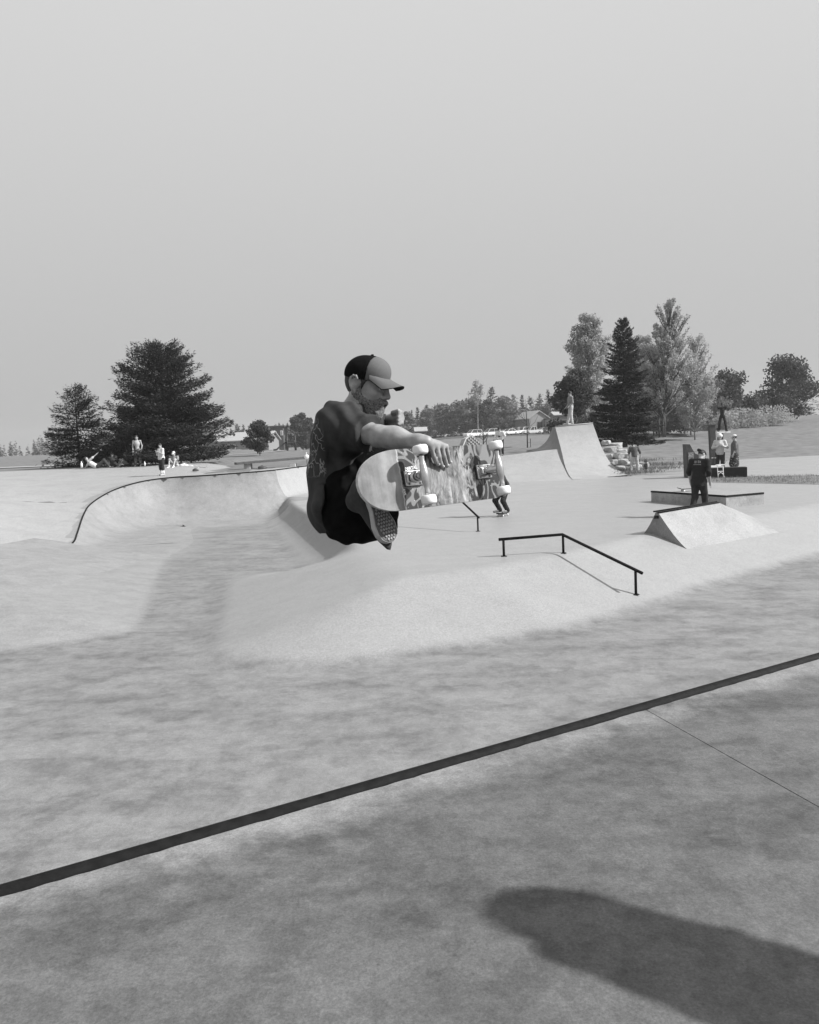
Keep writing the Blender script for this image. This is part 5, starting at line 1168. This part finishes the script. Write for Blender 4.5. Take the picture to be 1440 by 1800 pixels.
# ------------------------------------------------------------------ the airborne skater
sk_loc = at(600, 900, 3.08); S = empty('person', sk_loc); tag(S, 'bearded man in a trucker cap and dark clothes flying with his board', 'person')
TEE = mat('printed_tee', .038, .9, noise=.3, scale=22, bump=.25, bdist=.01, spec=.12); JEAN = mat('black_denim', .006, 1.0, noise=.4, scale=40, bump=.3, bdist=.004, spec=.05)
SKM = mat('tanned_skin', .26, .5, noise=.30, scale=30, bump=.4, bdist=.003, spec=.4)
P = at
neck, head_c = P(620, 716, 3.18), P(645, 676, 3.20)
pelv, chest, belly = P(604, 892, 3.14), P(604, 772, 3.17), P(600, 835, 3.16)
shR, elR, wrR = P(611, 752, 3.02), P(668, 767, 2.90), P(737, 777, 2.80)
shL, elL, wrL = P(641, 742, 3.42), P(668, 748, 3.60), P(692, 737, 3.50)
hipR, knR, anR = P(600, 893, 3.06), P(655, 806, 3.16), P(660, 872, 2.90)
hipL, knL, anL = P(614, 893, 3.26), P(704, 822, 3.36), P(812, 812, 3.08)
th, ph = R_(25), R_(17)
fw = np.array([cos(th)*cos(ph), -sin(th)*cos(ph), -sin(ph)]); lf = np.array([sin(th), cos(th), 0.0]); upv = np.cross(fw, lf); HM = np.stack([fw, lf, upv], 1)   # head axes: forward, left, up
rollH = R_(3); 
def hp(x, y, z): return head_c+HM@(np.array([x, y, z])*.93)
lo, hi = np.array([-.5, 2.62, 2.62]), np.array([.42, 3.78, 3.62])
B = Field(lo, hi, .0046)
def torso_s(F, inf, k=.06):
    F.cap(pelv, belly, .120+inf, .112+inf, k); F.cap(belly, chest, .112+inf, .118+inf, k); F.cap(P(600,752,3.06), P(622,748,3.34), .085+inf, .085+inf, k)
    F.cap(P(596,768,3.10), P(600,770,3.30), .10+inf, .10+inf, k)
torso_s(B, -.034, .03)
B.cap(shR, elR, .048, .040, .03); B.ell((shR*.55+elR*.45)+[0,0,.004], (.050,.044,.044), None, .03)
B.cap(elR, elR*.55+wrR*.45, .039, .037, .02); B.cap(elR*.6+wrR*.4, wrR, .036, .0245, .03); B.ell(elR*.74+wrR*.26+[0,0,.004], (.050,.036,.038), None, .02); B.cap(elR+[.0,-.006,-.012], elR*.4+wrR*.6+[0,-.004,-.010], .022, .014, .012)
B.cap(shL, elL, .047, .04, .03); B.cap(elL, wrL, .038, .029, .02)
for a, b, c in ((hipR, knR, anR), (hipL, knL, anL)): B.cap(a, b, .060, .048, .008); B.cap(b, c, .044, .034, .02)
# head and face
B.cap(neck-upv*.05, hp(-.012,0,-.075), .062, .054, .03)
B.ell(hp(-.010,0,.020), (.087,.073,.078), HM, .02); B.ell(hp(.035,0,-.055), (.058,.058,.072), HM, .03); B.ell(hp(.068,0,-.108), (.026,.030,.022), HM, .025)
for s in (-1, 1):
    B.cap(hp(-.012,s*.058,-.055), hp(.05,s*.030,-.108), .018, .018, .03); B.ell(hp(.062,s*.040,-.022), (.026,.024,.02), HM, .02)
    B.cap(hp(.082,s*.012,.030), hp(.072,s*.048,.026), .011, .010, .015); B.ell(hp(.092,s*.034,.006), (.022,.020,.013), HM, .010, sub=True); B.ell(hp(.074,s*.033,.004), (.014,.017,.0125), HM, .004)
    B.cap(hp(.079,s*.02,.011), hp(.074,s*.048,.010), .0045, .0045, .004)
    B.ell(hp(.098,s*.013,-.036), (.012,.009,.009), HM, .008)
    B.ell(hp(-.016,s*.080,-.002), (.017,.011,.029), HM, .006); B.ell(hp(-.010,s*.094,.002), (.0105,.009,.021), HM, .003, sub=True)
    ring_ = [(-.002,.020),(-.012,.032),(-.026,.031),(-.036,.018),(-.036,.0),(-.029,-.016),(-.018,-.030)]
    for (xa, za), (xb, zb_) in zip(ring_[:-1], ring_[1:]): B.cap(hp(xa,s*.091,za), hp(xb,s*.091,zb_), .0056, .0056, .003)
    B.ell(hp(-.012,s*.082,-.036), (.010,.008,.011), HM, .004); B.ell(hp(-.016,s*.088,-.012), (.006,.006,.010), HM, .003)
B.cap(hp(.090,0,.022), hp(.112,0,-.024), .0095, .0105, .010); B.ell(hp(.113,0,-.031), (.014,.012,.011), HM, .010)
B.cap(hp(.090,-.018,-.067), hp(.098,0,-.065), .0065, .0075, .006); B.cap(hp(.090,.018,-.067), hp(.098,0,-.065), .0065, .0075, .006)
B.cap(hp(.086,-.017,-.080), hp(.095,0,-.080), .008, .009, .006); B.cap(hp(.086,.017,-.080), hp(.095,0,-.080), .008, .009, .006)
B.cap(hp(.086,-.022,-.0735), hp(.104,0,-.0725), .003, .0035, .002, sub=True); B.cap(hp(.086,.022,-.0735), hp(.104,0,-.0725), .003, .0035, .002, sub=True)
# right hand folded over the top edge of the board: palm on the edge, four fingers down the underside, thumb behind
def bd(px, py, n):      # point of the plane n metres in front of the underside seen at this pixel
    nv = BR@np.array([0, -1., 0]); o = BC+nv*n; d = ray(px, py); c = np.array([0, 0, CAM_Z]); return c+d*(((o-c)@nv)/(d@nv))
kn = [bd(758,789,.030), bd(767,785,.033), bd(776,783,.032), bd(784,785,.028)]; mid = [bd(763,803,.028), bd(772,803,.030), bd(781,802,.029), bd(788,800,.024)]; tip = [bd(770,817,.012), bd(778,821,.012), bd(786,819,.012), bd(791,813,.011)]
wr0 = wrR; pc = bd(757,777,.030)
B.cap(wr0, bd(750,777,.028), .027, .024, .02)
for i in range(4): B.cap(bd(747,777,.024)*.6+kn[i]*.4, kn[i], .0150, .0112, .010)
for i in range(4):
    r = [.0088, .0092, .0090, .0078][i]; B.cap(kn[i], mid[i], r+.0012, r, .0035); B.cap(mid[i], tip[i], r, r*.82, .003)
B.cap(bd(745,780,.02), bd(752,786,-.012), .014, .0115, .008); B.cap(bd(752,786,-.012), bd(766,797,-.026), .0115, .009, .005)
# left fist, held forward beyond the chin
d = P(702,735,3.47)-wrL; f0 = wrL+d*.5
B.ell(P(699,735,3.48), (.032,.045,.034), None, .015)
for i in range(4):
    a = P(704+.5*i, 724+6.2*i, 3.44); b = P(706.5, 725.5+6.2*i, 3.47); c = P(700, 727+6.2*i, 3.42); B.cap(a, b, .0100, .0095, .004); B.cap(a, c, .0100, .009, .004)
B.cap(P(691,726,3.45), P(700,722,3.42), .012, .010, .006)
def musc(X, Y, Z): return np.sin(X*61+Z*23)*np.sin(Y*47-Z*39)
B.wrinkle(.0012, musc)
body = B.build('body', SKM, S, None, 1)
for i in range(4):
    nd_ = tip[i]*.96+mid[i]*.04; nv = BR@np.array([0, -1., 0]); rel(S, MB().ball(nd_+nv*.0058, .0052, 8, (1,.6,1)).build('fingernail', SKIN_PALE, None, True))
EYE = mat('eye_white', .6, .2)
for s in (-1, 1): rel(S, MB().ball(hp(.0795,s*.034,.003), .0105, 10).build('eye', EYE, None, True)); rel(S, MB().ball(hp(.0865,s*.034,.001), .0052, 8).build('iris', HAIR, None, True))
# beard: a rough shell over jaw and chin, plus moustache
BEARD = mat('beard', .13, .9, noise=.85, scale=160, bump=1.0, bdist=.003, detail=8)
Bd = Field(head_c-.2, head_c+.2, .0036)
Bd.ell(hp(.036,0,-.062), (.063,.0635,.072), HM, .02); Bd.ell(hp(.070,0,-.116), (.034,.038,.030), HM, .02)
for s in (-1, 1): Bd.cap(hp(-.010,s*.060,-.040), hp(.05,s*.034,-.108), .022, .024, .02); Bd.cap(hp(.010,s*.0655,.004), hp(.002,s*.062,-.05), .010, .018, .012)
Bd.cap(hp(.099,-.020,-.060), hp(.101,.020,-.060), .0105, .0105, .006); Bd.cap(hp(.095,-.024,-.060), hp(.080,-.030,-.095), .010, .014, .008); Bd.cap(hp(.095,.024,-.060), hp(.080,.030,-.095), .010, .014, .008)
Bd.ell(hp(.075,0,.012), (.060,.060,.050), HM, .01, sub=True)
for s in (-1, 1): Bd.ell(hp(.066,s*.062,-.012), (.045,.031,.038), HM, .012, sub=True)
Bd.ell(hp(.106,0,-.074), (.022,.020,.0095), HM, .004, sub=True); Bd.ell(hp(.115,0,-.03), (.022,.02,.021), HM, .004, sub=True)
Bd.wrinkle(.0013, lambda X, Y, Z: np.sin(X*410+2*np.sin(Z*300))*np.sin(Z*380+Y*350)+np.sin(X*170+Z*140)*.6)
Bd.build('beard', BEARD, S, None, 0)
nst = 900; dirs = []
hv, hf = MB(), None; Vb, Fb = Bd.nets() if False else (None, None)
# hair under the cap at the back and sides
Hr = Field(head_c-.2, head_c+.2, .004); Hr.ell(hp(-.008,0,.018), (.091,.0775,.086), HM, 0)
Hr.ell(hp(.085,0,-.03), (.088,.09,.10), HM, .01, sub=True); Hr.ell(hp(-.01,0,-.125), (.13,.12,.075), HM, .01, sub=True)
for s in (-1, 1): Hr.ell(hp(-.014,s*.082,-.004), (.024,.022,.038), HM, .004, sub=True)
Hr.wrinkle(.0014, lambda X, Y, Z: np.sin(X*330+Z*90)*np.sin(Y*280+Z*310)); Hr.build('hair', HAIR, S, None, 0)
# trucker cap
MESHM = mat('cap_mesh', .007, .95, noise=.5, scale=8, bump=.5, bdist=.004, stretch=(30,30,1), spec=.05); PANELM = mat('cap_canvas', .10, .9, noise=.08, scale=120, bump=.2, bdist=.001); UNDER = mat('brim_underside', .018, .9)
cz = .036
def crown(lo_x, hi_x, m, name, parent):
    C = Field(head_c-.22, head_c+.24, .004); C.ell(hp(-.010,0,cz+.002), (.096,.083,.082), HM, 0); C.ell(hp(.036,0,cz+.034), (.050,.064,.048), HM, .03); C.cut(hp(0,0,cz-.016), -upv+fw*.06)
    if hi_x is not None: C.cut(hp(hi_x,0,0), fw*1.0+upv*.08)
    if lo_x is not None: C.cut(hp(lo_x,0,0), -(fw*1.0+upv*.08))
    return C.build(name, m, parent, None, 1)
cap_o = crown(None, .028, MESHM, 'cap', S); fp = crown(.030, None, PANELM, 'front_panel', S)
for (o,) in ((fp,),):
    mw = o.matrix_world.copy(); o.parent = cap_o; o.matrix_parent_inverse = Matrix.Identity(4)
V = []; nu_, nv_ = 14, 17
for lay in (0, 1):
    for i in range(nu_):
        r = i/(nu_-1)
        for j in range(nv_):
            a = (j/(nv_-1)-.5)*2; ya = a*.082*(1-.0*r); x0 = .028+.062*sqrt(max(0, 1-(a*.96)**2)); x1 = x0+.003+.080*(max(0, 1-abs(a)**3.2))**.5
            x = x0+(x1-x0)*r; z = cz+.012-.018*r*(1-.2*r)-.040*a*a*min(1, (x-x0)/.05)*(.5+.5*r)
            V.append(tuple(hp(x, ya, z-lay*.004)))
nn_ = nu_*nv_; top = [(i*nv_+j, (i+1)*nv_+j, (i+1)*nv_+j+1, i*nv_+j+1) for i in range(nu_-1) for j in range(nv_-1)]
br1 = mesh('brim', V[:nn_], top, PANELM, None, True); rel(S, br1); br1.parent = cap_o; br1.matrix_parent_inverse = Matrix.Identity(4)
edge = [(nu_-1)*nv_+j for j in range(nv_)]+[]; bot = [f[::-1] for f in top]; V2 = V[nn_:]+V[:nn_]
ring2 = [i*nv_ for i in range(nu_)]+[(nu_-1)*nv_+j for j in range(1, nv_)]+[i*nv_+nv_-1 for i in range(nu_-2, -1, -1)]
bot += [(ring2[k], ring2[k+1], ring2[k+1]+nn_, ring2[k]+nn_) for k in range(len(ring2)-1)]
br2 = mesh('brim_underside', V2, bot, UNDER, None, True); rel(S, br2); br2.parent = cap_o; br2.matrix_parent_inverse = Matrix.Identity(4)
cap_o.matrix_parent_inverse = Matrix.Translation(-S.location)
rel(S, MB().ball(hp(-.004,0,cz+.094), .007, 10, (1,1,.5)).build('cap_button', MESHM, None, True))
# T-shirt
T = Field(lo, hi, .0062); torso_s(T, .004)
slv = shR*.34+elR*.66; T.cap(shR+[-.01,0,.0], slv, .078, .076, .04); T.cap(P(592,742,3.05), shR, .07, .078, .05); T.cap(shL, shL*.35+elL*.65, .07, .07, .04)
T.cap(neck+[-.01,0,-.03], P(606,738,3.17), .062, .09, .05); T.cap(belly, P(600,900,3.12), .122, .118, .06); T.cap(P(586,890,3.0), P(586,893,3.28), .080, .080, .05); T.notch([(P(574,890,3.08), (1,0,0)), (P(574,850,3.08), (-.12,0,-1))])
T.cut(slv, (elR-shR)); T.cut(neck+upv*.012+fw*.0, np.array([.25,0,1.0])); T.cut(P(590,926,3.1), np.array([.42,0,-1.0]))
def folds(X, Y, Z):
    a = (X*cos(.7)+Z*sin(.7)); b = (X*cos(-.5)+Z*sin(-.5)); q = np.sin(b*58+2.6*np.sin(a*13+Y*7)+Y*11); r = np.sin(a*80+2.4*np.sin(b*19+Y*5)+Y*17)
    return .75*np.sign(q)*np.abs(q)**.6*(.55+.45*np.sin(a*21+b*9))+.4*r
T.wrinkle(.0095, folds); tee = T.build('shirt', TEE, S, None, 1)
# jeans
Jn = Field(lo, hi, .0068)
Jn.cap(P(620,850,3.12), P(612,893,3.13), .105, .104, .05); Jn.cap(P(612,905,3.02), P(664,912,3.06), .095, .085, .05); Jn.ell(P(610,893,3.14), (.108,.165,.125), None, .05); Jn.cap(P(604,896,3.05), knR, .100, .086, .05); Jn.cap(P(612,900,3.24), knL, .105, .076, .05); Jn.cap(P(622,915,3.06), P(652,905,3.10), .085, .075, .05)
Jn.cap(knR, anR*.9+knR*.1, .084, .060, .04); Jn.cap(knL, anL, .074, .058, .04)
Jn.cut(P(596,850,3.1), np.array([-.35,0,1.0])*1.0) if False else None
Jn.cap(P(610,862,3.06), P(610,862,3.25), .098, .098, .03); Jn.wrinkle(.005, lambda X, Y, Z: np.sin((X*.8+Z)*58+2*np.sin(Y*23+X*31))*.6+.5*np.sin((Z-X)*74+Y*22)); jn = Jn.build('jeans', JEAN, S, None, 2)
# shoes: soles press against the grip side of the board
SOLE = mat('waffle_rubber', .24, .8, noise=.25, scale=60); FOX = mat('pale_foxing', .34, .7, noise=.15, scale=40); SUEDE = mat('dark_suede', .03, .9, noise=.3, scale=60)
def shoe(heel, toe, nrm, W_, label):
    ax = toe-heel; L = np.linalg.norm(ax); ax /= L; nrm = nrm-ax*(nrm@ax); nrm /= np.linalg.norm(nrm); sd = np.cross(ax, nrm)
    M = Matrix(((ax[0], sd[0], nrm[0], heel[0]), (ax[1], sd[1], nrm[1], heel[1]), (ax[2], sd[2], nrm[2], heel[2]), (0,0,0,1)))
    e = empty('shoe'); e.parent = S; e.matrix_world = Matrix.Identity(4); e.matrix_parent_inverse = Matrix.Translation(-S.location)
    def hw(t): return W_*np.interp(t, [0, .04, .12, .3, .48, .72, .86, .95, 1], [.22, .52, .68, .66, .66, .98, .92, .66, .24])*.5
    ts = np.concatenate([np.linspace(0, .1, 8), np.linspace(.14, .86, 16), np.linspace(.9, 1, 8)]); out = [(t*L, hw(t)) for t in ts]+[(t*L, -hw(t)) for t in ts[::-1]]
    o = MB().prism(out, -.026, -.004, M).build('sole', FOX, None); o.parent = e
    inner = [(x*.985+.002, y*.9) for x, y in out]; tr = MB().prism(inner, -.005, -.0015, M).build('outsole', mat('outsole_recess', .10, .9), None); tr.parent = e
    tw = MB(); pitch = .0125
    for i in range(int(L/pitch)):
        for j in range(-5, 6):
            x = (i+.5)*pitch; y = j*pitch*1.02+(pitch*.5 if i % 2 else 0)
            if abs(y)+.006 < hw(x/L)*.9 and .015 < x < L-.012:
                a = .0052; q = [(x-a*1.1, y), (x, y-a), (x+a*1.1, y), (x, y+a)]; tw.prism(q, -.002, .0026, M)
    t_ = tw.build('tread', SOLE, None, kind='stuff'); t_.parent = e
    U = Field(np.minimum(heel, toe)-.16, np.maximum(heel, toe)+.16, .006)
    for t, r, h in ((.12,.037,.055),(.3,.036,.055),(.5,.037,.045),(.72,.038,.026),(.88,.022,.016)):
        U.ell(heel+ax*L*t-nrm*(.022+h*.6), np.array([.055, r, h*.8]), np.stack([ax, sd, nrm], 1), .03)
    U.cap(heel+ax*L*.16-nrm*.05, heel+ax*L*.2-nrm*.105, .042, .045, .03); U.cut(heel-nrm*.024, nrm); u_ = U.build('upper', SUEDE, None, None, 1); u_.parent = e
    return e
nB = BR@np.array([0, -1., 0])
toe = P(690, 952, 2.755); heel = P(648, 842, 2.80); shoe(heel, toe, nB+np.array([-.05,0,-.02]), .100, 'rear')
def bn(u, n, v): return bp(u, n, v)
t2 = bd(839, 769, -.03); h2 = bd(804, 884, -.03); h2 = t2+(h2-t2)/np.linalg.norm(h2-t2)*.272; shoe(h2, t2, nB, .112, 'front')
# faint line print on the back of the shirt
def _print():
    nt = TEE.node_tree; N = nt.nodes; L = nt.links; b = N['Principled BSDF']; geo = N.new('ShaderNodeNewGeometry'); sp_ = N.new('ShaderNodeSeparateXYZ'); L.new(geo.outputs['Position'], sp_.inputs[0])
    v = N.new('ShaderNodeTexVoronoi'); v.feature = 'DISTANCE_TO_EDGE'; v.inputs['Scale'].default_value = 17; nz = N.new('ShaderNodeTexNoise'); nz.inputs['Scale'].default_value = 9
    va = N.new('ShaderNodeVectorMath'); va.operation = 'MULTIPLY_ADD'; va.inputs[1].default_value = (.12,.12,.12); L.new(nz.outputs['Color'], va.inputs[0]); L.new(geo.outputs['Position'], va.inputs[2]); L.new(va.outputs[0], v.inputs['Vector'])
    def rg(x, a, c, d, e):
        n = N.new('ShaderNodeMapRange')
        for i, q in zip((1,2,3,4), (a,c,d,e)): n.inputs[i].default_value = q
        L.new(x, n.inputs[0]); return n.outputs[0]
    def mul(a, c): n = N.new('ShaderNodeMath'); n.operation = 'MULTIPLY'; L.new(a, n.inputs[0]); L.new(c, n.inputs[1]); return n.outputs[0]
    x0 = P(572, 780, 3.15)[0]; z0, z1 = P(560, 838, 3.15)[2], P(575, 735, 3.15)[2]
    k = mul(mul(rg(v.outputs['Distance'], .03, .05, 1, 0), rg(sp_.outputs['X'], x0, x0+.015, 1, 0)), mul(rg(sp_.outputs['Z'], z0, z0+.02, 0, 1), rg(sp_.outputs['Z'], z1-.02, z1, 1, 0)))
    src = b.inputs['Base Color'].links[0].from_socket; ad = N.new('ShaderNodeMath'); ad.operation = 'MULTIPLY_ADD'; ad.inputs[1].default_value = .16; L.new(k, ad.inputs[0]); L.new(src, ad.inputs[2]); L.new(ad.outputs[0], b.inputs['Base Color'])
_print()
# ------------------------------------------------------------------ photographer's neighbour, standing beside the camera to the right; casts the shadow on the deck
tip_ = at_z(882, 1585, DECK_Z)[:2]; f2_ = tip_-SHADOW*1.74/math.tan(SUN_EL)-np.array([0,.34]); f = np.array([f2_[0], f2_[1], DECK_Z])
nb = person('spectator in a dark hooded top standing on the deck just right of the picture', f, 0.0, 1.80, dict(pelvis=(0,-.08,.95), chest=(0,.10,1.24), neck=(0,.22,1.42), head=(0,.30,1.55), shL=(-.185,.18,1.38), shR=(.185,.18,1.38), elL=(-.24,.02,1.1), haL=(-.20,.10,.86), elR=(.24,-.06,1.1), haR=(.20,-.06,.86)), (.06,), (.04,), sleeves=.95, shoes=.2, vox=.014, girth=1.12, long_hair=False, group=None)
HO = Field(f+np.array([-.4,-.3,1.1]), f+np.array([.4,.6,2.0]), .014); hx = f+np.array([0,.31,1.60]); HO.ell(hx+[0,-.01,.02], (.115,.135,.145), None, 0); HO.cap(hx+[0,-.02,-.06], f+np.array([0,.16,1.36]), .115, .16, .06); HO.build('hood', cloth(.06), nb)
AIR = bpy.data.materials.new('smoky_air'); AIR.use_nodes = True
_n = AIR.node_tree.nodes; _n.remove(_n['Principled BSDF']); _pv = _n.new('ShaderNodeVolumePrincipled'); _pv.inputs['Color'].default_value = (.93,.93,.93,1); _pv.inputs['Density'].default_value = .00048; _pv.inputs['Anisotropy'].default_value = .2
AIR.node_tree.links.new(_pv.outputs[0], _n['Material Output'].inputs['Volume'])
hz_ = MB().box((0,0,12.5), (1440,1440,28.6)).build('haze', AIR, None, False, 'stuff')
